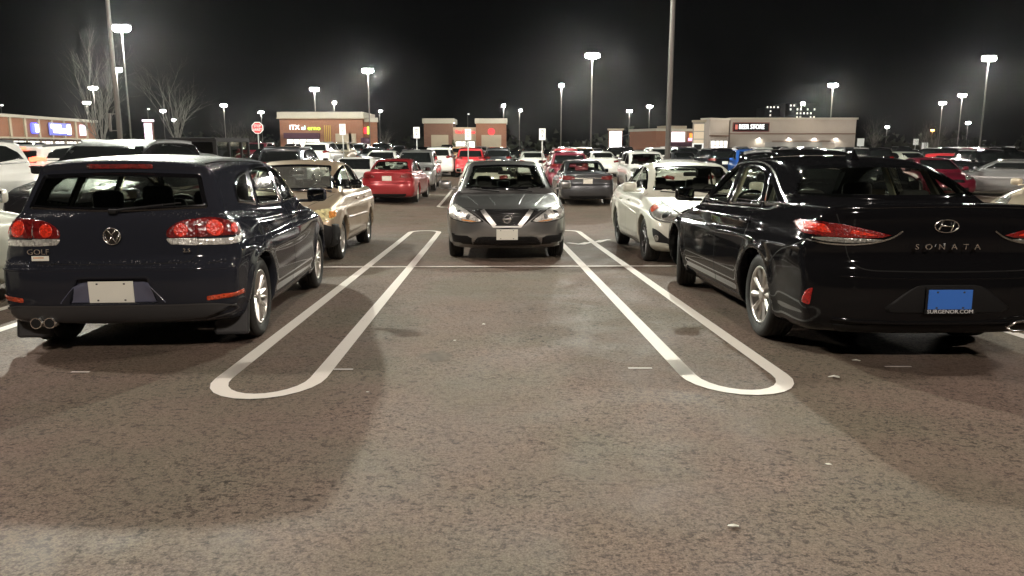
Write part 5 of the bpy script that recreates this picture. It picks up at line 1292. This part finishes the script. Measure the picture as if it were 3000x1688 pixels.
# coffee shop: two brick towers with a cream middle
r=bld('coffee_shop',1170,146,'coffee shop with two brick towers and red script sign between them')
bpart('wall',[((-4.95,4,2.75),(5.4,8,5.5))],M_BRICKD,r); bpart('wall',[((4.85,4,2.75),(5.6,8,5.5))],M_BRICK,r); bpart('wall',[((0,4.4,2.4),(4.5,8,4.8))],M_CREAM,r)
bpart('cornice',[((-4.95,3.9,5.95),(5.9,8.6,.9))],M_CORN,r); bpart('cornice',[((4.85,3.9,5.95),(6.0,8.6,.9))],M_CORN,r)
bpart('wall_panel',[((-4.7,-.08,1.75),(3.2,.12,3.3))],M_CREAM,r); bpart('wall_panel',[((4.9,-.08,1.75),(3.7,.12,3.3))],M_CREAM,r)
sign(r,'Tim Hortons',0,3.95,.82,.25,E_R,.86)
bm=bmesh.new(); N=24; add_tube(bm,[(.55*math.cos(2*math.pi*k/N),0,.52*math.sin(2*math.pi*k/N)) for k in range(N+1)],.05,6)
for z in (-.22,0,.22): add_tube(bm,[(-.45,0,z+.08),(-.15,0,z-.06),(.15,0,z+.08),(.45,0,z-.06)],.05,6)
o=bm_obj('round_sign',bm,E_R,r); o.location=(4.9,-.15,4.0)
wash(r,0,0,4.9,420,14); wlamp(r,-2.1,-.15,5.7,90)
shopwin(r,0,1.3,3.6,1.9,.35,mull=3)
# tan store
r=bld('tan_store',1990,130,'tan stucco store with BEER STORE sign and wall lamps')
bpart('wall',[((0,7,3.0),(20.8,14,6.0))],M_STUCCO,r); bpart('cornice',[((0,7,6.12),(21.2,14.4,.28))],M_CORN,r); bpart('wall_band',[((0,-.05,3.65),(20.9,.14,.14))],M_BRICKD,r)
bpart('pipe_rail',[((2.0,-.2,2.45),(10.8,.12,.12))],M_BRICKD,r)
sg=bpart('sign_board',[((-7.0,-.14,4.75),(5.8,.2,1.25))],M_GLOSSB,r,.03); bpart('sign_edge',[((-7.0,-.10,4.75),(6.05,.14,1.5))],simple('maroon_edge',(.16,.02,.02),.5),sg)
bpart('sign_letter',[((-9.45,-.27,4.75),(.42,.06,.80))],simple('maroon_letter',(.35,.10,.08),.5,emis=(.5,.1,.08),es=.4),sg)
sign(sg,'BEER STORE',-6.95,4.75,1.05,-.27,E_W,.74,name='lettering')
for x in (-5.6,-.6,3.6,7.2): wlamp(r,x,0,2.95,230)
wash(r,-4,0,5.6,500,14,(1,.86,.68)); wash(r,6,0,5.4,400,10,(1,.86,.68))
bpart('loading_door',[((0.2,-.06,1.2),(9.5,.1,2.2))],simple('grey_shutter',(.30,.30,.29),.6),r)
r=bld('store_entrance',1806,128,'angled tan entrance block at the left end of the tan store',rz=34)
bpart('wall',[((0,.9,2.95),(4.6,1.8,5.9))],M_STUCCO,r); bpart('cornice',[((0,.9,6.0),(4.8,2.1,.24))],M_CORN,r); bpart('wall_band',[((0,-.05,3.3),(4.7,.14,.14))],M_BRICKD,r); shopwin(r,0,1.4,4.0,2.3,-.06,mull=4)
wash(r,0,0,5.4,260,4,(1,.86,.68))
# strip of shops receding left of it
r=bld('strip_shops',1718,165,'row of small shops with pink and orange lit signs left of the tan store',rz=24)
bpart('wall',[((0,5,2.4),(14,10,4.8))],M_BRICK,r); bpart('cornice',[((0,4.9,4.95),(14.4,10.6,.5))],M_CORN,r); bpart('sign_tower',[((-1.7,2,2.9),(4.4,4.4,5.8))],M_CREAM,r)
bpart('shop_sign',[((-1.7,-.35,3.5),(3.2,.2,2.0))],E_P,r); bpart('shop_sign',[((3.2,-.15,3.75),(3.6,.2,1.0))],E_O,r); bpart('shop_sign',[((3.0,-.17,3.0),(3.9,.16,.6))],E_PK,r)
bpart('awning',[((1,-.6,2.0),(10.5,1.2,.8))],M_AWN,r,.05); shopwin(r,0,.8,12,1.4,-.06,mull=9); wash(r,0,0,4.6,200,10)
r=bld('brick_shop_end',1664,178,'small dim brick block at the end of the strip of shops'); bpart('wall',[((0,3,2.2),(4.5,6,4.4))],M_BRICKD,r); bpart('cornice',[((0,3,4.5),(4.8,6.4,.5))],M_CORN,r); shopwin(r,0,.9,3.6,1.4,-.06,mull=3)
# left strip mall, running away from the left edge
xa,Da,xb,Db=-60,112,247,150
Xa,Xb=X_at(xa,Da),X_at(xb,Db); Lm=math.dist((Xa,Da),(Xb,Db)); rz=math.degrees(math.atan2(Db-Da,Xb-Xa))
r=tag(empty('strip_mall',((Xa+Xb)/2,(Da+Db)/2,.0),R(rz)),'long brick strip mall at left with blue and white lit signs','shop')
bpart('wall',[((0,6,2.9),(Lm,12,5.8))],M_BRICK,r); bpart('cornice',[((0,5.9,6.05),(Lm+.4,12.6,.45))],M_CORN,r); bpart('wall_band',[((0,-.08,2.75),(Lm,.2,.25))],M_CREAM,r)
for k in range(9): bpart('pilaster',[((-Lm/2+1+k*Lm/9.2,-.12,3),(.55,.22,5.6))],M_CREAM,r)
shopwin(r,0,1.3,Lm*.92,2.0,-.06,mull=22); bpart('canopy',[((0,-.9,2.62),(Lm*.95,1.6,.12))],M_CORN,r)
fx=lambda xd:(xd-xa)/(xb-xa)*Lm-Lm/2      # rough place along the front
bpart('shop_sign',[((fx(80)-1.5,-.25,4.3),(1.7,.3,1.7))],E_B,r,.3); bpart('shop_sign',[((fx(80)-1.0,-.42,4.3),(1.0,.1,1.3))],E_W,r,.05)
bpart('shop_sign',[((fx(135)-1.6,-.30,4.75),(3.4,.16,.7))],E_W,r,.2); bpart('shop_sign',[((fx(135)-.4,-.30,4.05),(4.2,.16,.75))],E_W,r,.2); bpart('shop_sign',[((fx(135)+2.7,-.30,4.3),(1.1,.16,1.7))],E_W,r,.3); bpart('shop_sign',[((fx(135),-.22,4.3),(7.5,.1,2.1))],em('blue_sign_board',(.12,.14,.5),.6),r)
bpart('shop_sign',[((fx(200),-.25,4.3),(2.0,.2,1.9))],E_P,r); 
for k in (-12,-2,8): wash(r,k,0,5.0,520,12)
# lit pylon signs
M_SIGNW0=simple('board_white',(.8,.8,.78),.5,emis=(1,1,1),es=.25)
def pylon(xd,D,w,h,label,face,n=5,top=M_CREAM,shaft=M_BRICKD):
    X=X_at(xd,D); q=tag(empty('pylon_sign',(X,D,ground_z(X,D))),label,'sign')
    bpart('post',[((0,.3,h/2),(w*1.15,.4,h))],shaft,q); bpart('cap',[((0,.2,h+.15),(w*1.35,.8,.3))],top,q)
    for k in range(n):
        z=h*.30+(h*.66)*(k+.5)/n; f=bpart('sign_panel',[((0,.0,z),(w,.14,h*.60/n))],face,q)
    return q
pylon(1547,150,2.3,4.6,'white lit pylon sign with brick side right of centre',E_W); pylon(378,120,1.1,5.0,'pink white lit pylon sign between the two bare trees',E_P,n=4,top=E_P)
q=pylon(1755,118,1.5,5.2,'tall grey pylon with faint lettered panels beside the tan store',simple('faint_panel',(.62,.52,.40),.6,emis=(.6,.5,.35),es=.25),n=3,shaft=M_CONC)
bpart('price_board',[((-.1,-.14,1.25),(1.7,.1,1.7))],M_SIGNW0,q); bpart('price_panel',[((-.1,-.20,1.3),(1.2,.04,1.25))],M_BLACK,q)
# dark residential tower with lit windows, far off
X=X_at(1985,600); r=tag(empty('apartment_tower',(X,600,0)),'dark apartment tower far behind the tan store, a few windows lit','building')
bpart('wall',[((7,12,17),(24,24,34)),((-14,12,16),(12,20,30))],simple('dark_concrete',(.02,.02,.02),.9),r)
rnd=random.Random(5); lw=em('lit_window',(1,.95,.85),1.6)
for i in range(9):
    for k in range(4):
        if rnd.random()<.55: f=bpart('window',[((-3.6+i*2.6,-.1,23.5+k*2.9),(1.0,.2,1.3))],lw,r)
for (x,z) in ((-18,31),(-15.5,31),(-13,31),(-15.5,28),(-15.5,25),(-10,31)): bpart('window',[((x,1.9,z),(1.0,.2,1.2))],lw,r)
# low dark tree line and ground-hugging distance behind everything
def treeline():
    rnd=random.Random(3); V=[];F=[]
    x=-520
    while x<560:
        y=rnd.uniform(235,300); h=rnd.uniform(2.5,6.5)
        for k in range(26):
            cx,cy,cz=x+rnd.gauss(0,3.2),y+rnd.gauss(0,2),abs(rnd.gauss(0,.45))*h+.3; s=rnd.uniform(.5,1.3)
            a=rnd.uniform(0,6.28); i0=len(V)
            for d in range(3): V.append((cx+s*math.cos(a+2.1*d),cy+rnd.uniform(-.5,.5),cz+s*math.sin(a+2.1*d)))
            F.append((i0,i0+1,i0+2))
        x+=rnd.uniform(4,7)
    return tag(mesh_obj('far_tree_line',V,F,simple('far_foliage',(.02,.025,.015),.9)),'low dark line of far bushes and trees behind the shops',kind='stuff')
treeline()

# ================================================================ signs on posts
M_SIGNW=simple('sign_white',(.85,.85,.82),.5,emis=(1,1,.95),es=.10); M_SIGNR=simple('sign_red',(.62,.04,.05),.45,emis=(1,.1,.1),es=.10); M_SIGNG=simple('sign_green',(.03,.22,.08),.5); M_POSTG=simple('galvanised_post',(.42,.42,.40),.45,metal=.6)
def park_sign(xd,D,label,h=2.7,green=False):
    X=X_at(xd,D); q=tag(empty('parking_sign',(X,D,ground_z(X,D))),label,'sign','parking signs on posts')
    bm=bmesh.new(); add_tube(bm,[(0,0,0),(0,0,h-.05)],.03,8); bm_obj('post',bm,M_POSTG,q)
    s=bpart('sign_panel',[((0,-.045,h-.28),(.32,.012,.56))],M_SIGNW,q)
    bm=bmesh.new(); N=14
    add_tube(bm,[(.075*math.cos(2*math.pi*k/N),-.056,h-.16+.075*math.sin(2*math.pi*k/N)) for k in range(N+1)],.010,5); bm_obj('ring_symbol',bm,M_SIGNG if green else M_BLACK,s)
    text_obj('lettering','P',.12,M_SIGNG if green else M_BLACK,s,Matrix.Translation((0,-.055,h-.16))@Matrix.Rotation(R(90),4,'X'),depth=.002)
    text_obj('lettering','&',.15,M_SIGNG if green else M_BLACK,s,Matrix.Translation((0,-.055,h-.36))@Matrix.Rotation(R(90),4,'X'),depth=.002)
park_sign(1050,40,'white parking sign left of the coffee shop'); park_sign(1363,39,'white parking sign standing alone right of the coffee shop'); park_sign(1178,41,'white and green parking sign in front of the red script sign',green=True); park_sign(866,42,'white and green parking sign in front of the brick shop',green=True)
X=X_at(654,52); q=tag(empty('stop_sign',(X,52,ground_z(X,52))),'red octagonal stop sign with two lines of white words on a post','sign')
bm=bmesh.new(); add_tube(bm,[(0,0,0),(0,0,2.9)],.04,8); bm_obj('post',bm,M_POSTG,q)
def octa(r,y,mat,name,par):
    bm=bmesh.new(); a=[bm.verts.new((r*math.cos(R(22.5+45*k)),y,2.62+r*math.sin(R(22.5+45*k)))) for k in range(8)]; b2=[bm.verts.new((v.co.x,y+.012,v.co.z)) for v in a]
    bm.faces.new(a); bm.faces.new(b2[::-1])
    for k in range(8): bm.faces.new((a[k],b2[k],b2[(k+1)%8],a[(k+1)%8]))
    bmesh.ops.recalc_face_normals(bm,faces=bm.faces); return bm_obj(name,bm,mat,par)
s0=octa(.405,-.058,M_SIGNW,'sign_panel',q); octa(.365,-.066,M_SIGNR,'red_face',s0)
for t,z in (('STOP',2.73),('ARRÊT',2.49)): text_obj('lettering',t,.235,M_SIGNW,s0,Matrix.Translation((0,-.069,z))@Matrix.Rotation(R(90),4,'X'),depth=.002,sx=.85)
# small far signs at right
for xd,yd,D,w_,lab in ((2298,357,75,.5,'small white roadside sign right of the tan store'),(2704/1.165,428/1.165,70,.55,'bright white square sign left of the orange lamp'),(2160,358,80,.7,'round white sign at the right corner of the tan store')):
    X=X_at(xd,D); q=tag(empty('road_sign',(X,D,ground_z(X,D))),lab,'sign'); zt=CAM_H+(369-yd)/1935*D
    bm=bmesh.new(); add_tube(bm,[(0,0,0),(0,0,max(.5,zt-ground_z(X,D)))],.04,6); bm_obj('post',bm,M_POSTG,q); bpart('sign_panel',[((0,-.06,max(.6,zt-ground_z(X,D))),(w_,.02,w_*1.1))],M_SIGNW,q)
# traffic lights beyond the lot
def traffic(xd,yd,D,label,mat,arm=3.0):
    X=X_at(xd,D); g0=ground_z(X,D); z=CAM_H+(369-yd)/1935*D-g0; q=tag(empty('traffic_light',(X,D,g0)),label,'traffic light')
    bm=bmesh.new(); add_tube(bm,[(arm,0,0),(arm,0,z-.6),(arm*.5,0,z+.1),(0,0,z+.3)],.07,6); bm_obj('pole',bm,M_POLE,q)
    bpart('signal_head',[((0,-.1,z-.25),(.35,.25,1.0))],M_BLACK,q); bm=bmesh.new(); add_tube(bm,[(0,-.26,z),(0,-.30,z)],.16,12); bm_obj('lens',bm,mat,q)
E_TR=em('red_signal',(1,.04,.06),14)
traffic(1625,345,175,'red traffic light left of the dim brick block',E_TR); traffic(1583,372-30,180,'traffic light with unlit lenses left of the red one',em('dim_signal',(1,.5,.2),1.0),arm=-2.5)

# ================================================================ bare trees
M_BARK=simple('bare_bark',(.13,.122,.112),.9,noise=.2,nscale=20)
def bare_tree(xd,D,H,label,seed,spread=.35,mat=None):
    rnd=random.Random(seed); X=X_at(xd,D); q=tag(empty('bare_tree',(X,D,ground_z(X,D))),label,'tree','bare trees')
    bt=bmesh.new(); bb=bmesh.new()
    def grow(bm,p,d,L,r,lv):
        pts=[p]; n=4; rad=[r]
        for k in range(n):
            d=(d+Vector((rnd.uniform(-1,1),rnd.uniform(-1,1),rnd.uniform(.0,.55)))*.11).normalized(); p=p+d*L/n; pts.append(p); rad.append(r*(1-.55*(k+1)/n))
        add_tube(bm,pts,rad,5,cap=False)
        if lv>=3: return
        for k in range((4,4,3)[lv]):
            i=rnd.randint(1,n); t=pts[i]; ax=d.orthogonal().normalized(); ax.rotate(Matrix.Rotation(rnd.uniform(0,6.28),3,d))
            nd=(d+ax*rnd.uniform(.35,.85)*(spread/.35)); nd.z=max(nd.z,.12); grow(bm,t,nd.normalized(),L*rnd.uniform(.5,.75),rad[i]*.62,lv+1)
    top=Vector((0,0,H*.24)); add_tube(bt,[(0,0,-.1),(0,0,H*.14),top],[H*.016,H*.014,H*.012],8)
    for k in range(7):
        a=6.28*k/7+rnd.uniform(-.3,.3); s=rnd.uniform(.15,.55)*spread/.35
        grow(bb,top-Vector((0,0,rnd.uniform(0,H*.08))),Vector((math.cos(a)*s,math.sin(a)*s,1)).normalized(),H*rnd.uniform(.38,.58),H*.0055,0)
    bm_obj('trunk',bt,mat or M_BARK,q); bm_obj('crown',bb,mat or M_BARK,q)
bare_tree(262,44,6.4,'taller bare tree with lamps shining through its twigs at left',11,.24); bare_tree(450,60,7.0,'second bare tree right of the slim lamp posts, twigs fanning upward',12,.30)
bare_tree(592,80,3.6,'small bare tree behind the boxy off-road vehicle',13); bare_tree(636,95,3.4,'tiny bare tree just left of the stop sign',14)
bare_tree(2325,70,3.6,'small reddish tree left of the orange lamp',15,.25); bare_tree(2350,72,3.4,'small reddish tree right of the orange lamp',16,.25)
bare_tree(968,120,4.0,'thin bare tree right of the left brick shop',17); bare_tree(2195,110,5.0,'thin bare tree right of the tan store',18)
# small evergreens in front of the coffee shop
def evergreen(xd,D,H,label,seed):
    rnd=random.Random(seed); X=X_at(xd,D); q=tag(empty('evergreen_shrub',(X,D,ground_z(X,D))),label,'shrub','evergreens before the coffee shop'); bm=bmesh.new()
    for k in range(420):
        z=rnd.uniform(.1,1)**1.1*H; r_=(1-z/H)*H*.38*rnd.uniform(.4,1); a=rnd.uniform(0,6.28); c=Vector((r_*math.cos(a),r_*math.sin(a),z)); s=.14
        bm.faces.new([bm.verts.new(c+Vector((rnd.uniform(-s,s),rnd.uniform(-s,s),rnd.uniform(-s,s)))) for _ in range(3)])
    bm_obj('crown',bm,simple('evergreen',(.05,.075,.03),.9) if 'evergreen' not in MATS else MATS['evergreen'],q)
    bm=bmesh.new(); add_tube(bm,[(0,0,0),(0,0,H*.5)],.06,6); bm_obj('trunk',bm,M_BARK,q)
evergreen(1140,140,2.3,'left small evergreen before the coffee shop',1); evergreen(1176,139,2.9,'taller evergreen right under the red script sign',2)
# ================================================================ litter and scuffs
def litter(x,y,s,label,seed,col=None):
    rnd=random.Random(seed); bm=bmesh.new(); n=7; c=bm.verts.new((0,0,s*.35))
    rg=[bm.verts.new((s*rnd.uniform(.6,1.1)*math.cos(6.28*k/n),s*.5*rnd.uniform(.6,1.1)*math.sin(6.28*k/n),rnd.uniform(0,s*.25))) for k in range(n)]
    for k in range(n): bm.faces.new((c,rg[k],rg[(k+1)%n]))
    o=bm_obj('paper_scrap',bm,col or M_PLATEW); o.location=(x,y,ground_z(x,y)+.004); tag(o,label,'litter','scraps of litter')
def gxy(xd,yd):
    v=(yd*1.165-844)/2254; u=(xd*1.165-1500)/2254; dn=.1805+v*.9836; fw=.9836-v*.1805; Y=5.0
    for _ in range(20): Y=(CAM_H-ground_z(u*Y,Y))/dn*fw
    return u*Y/fw,Y
for i,(xd,yd,s,lab) in enumerate(((2152,909,.035,'white paper scrap below the black sedan'),(2097,951,.05,'pale smeared scrap right of the right hairpin line'),(2082,1170,.018,'small white scrap in the right foreground'),(1845,1326,.028,'crumpled white scrap low in the foreground'),(1216,817,.022,'small pale scrap in the middle of the empty stall'),(1143,858,.014,'tiny white speck left of centre in the empty stall'),(925,988,.012,'tiny speck right of the left hairpin tip'),(1725,656,.03,'small scrap beyond the right hairpin line'))): 
    x,y=gxy(xd,yd); litter(x,y,s,lab,i)
x,y=gxy(1100,896); rnd=random.Random(9); sv=[(x,y,ground_z(x,y)+.003)]; N=26
for k in range(N):
    r_=.14*rnd.uniform(.55,1.2); a_=6.283*k/N; px,py=x+r_*1.0*math.cos(a_),y+r_*1.25*math.sin(a_); sv.append((px,py,ground_z(px,py)+.003))
tag(mesh_obj('oil_stain',sv,[(0,1+k,1+(k+1)%N) for k in range(N)],simple('oil_stain',(.125,.098,.074),.85,noise=.7,nscale=22)),kind='structure')
P1=[gxy(a,b) for a,b in ((1428,612),(1460,616),(1480,611),(1500,611),(1516,606),(1532,604))]
V=[];F=[]
for i in range(len(P1)-1): strip(V,F,dense(P1[i],P1[i+1],.15),.10+.05*(i%2),.0105)
tag(mesh_obj('spilled_white_paint',V,F,M_LINE),kind='structure')

# ================================================================ damp night air
def haze():
    m,n,l,p=newmat('haze'); n.remove(p); v=n.new('ShaderNodeVolumePrincipled'); v.inputs['Color'].default_value=(.9,.92,.95,1); v.inputs['Density'].default_value=HAZE; v.inputs['Anisotropy'].default_value=.94
    l.new(v.outputs[0],n['Material Output'].inputs['Volume'])
    bm=bmesh.new(); add_box(bm,(0,150,18),(900,420,42)); o=bm_obj('haze',bm,m); tag(o,'thin damp night air glowing round the lamps',kind='stuff')
    m.cycles.homogeneous_volume=True
haze()
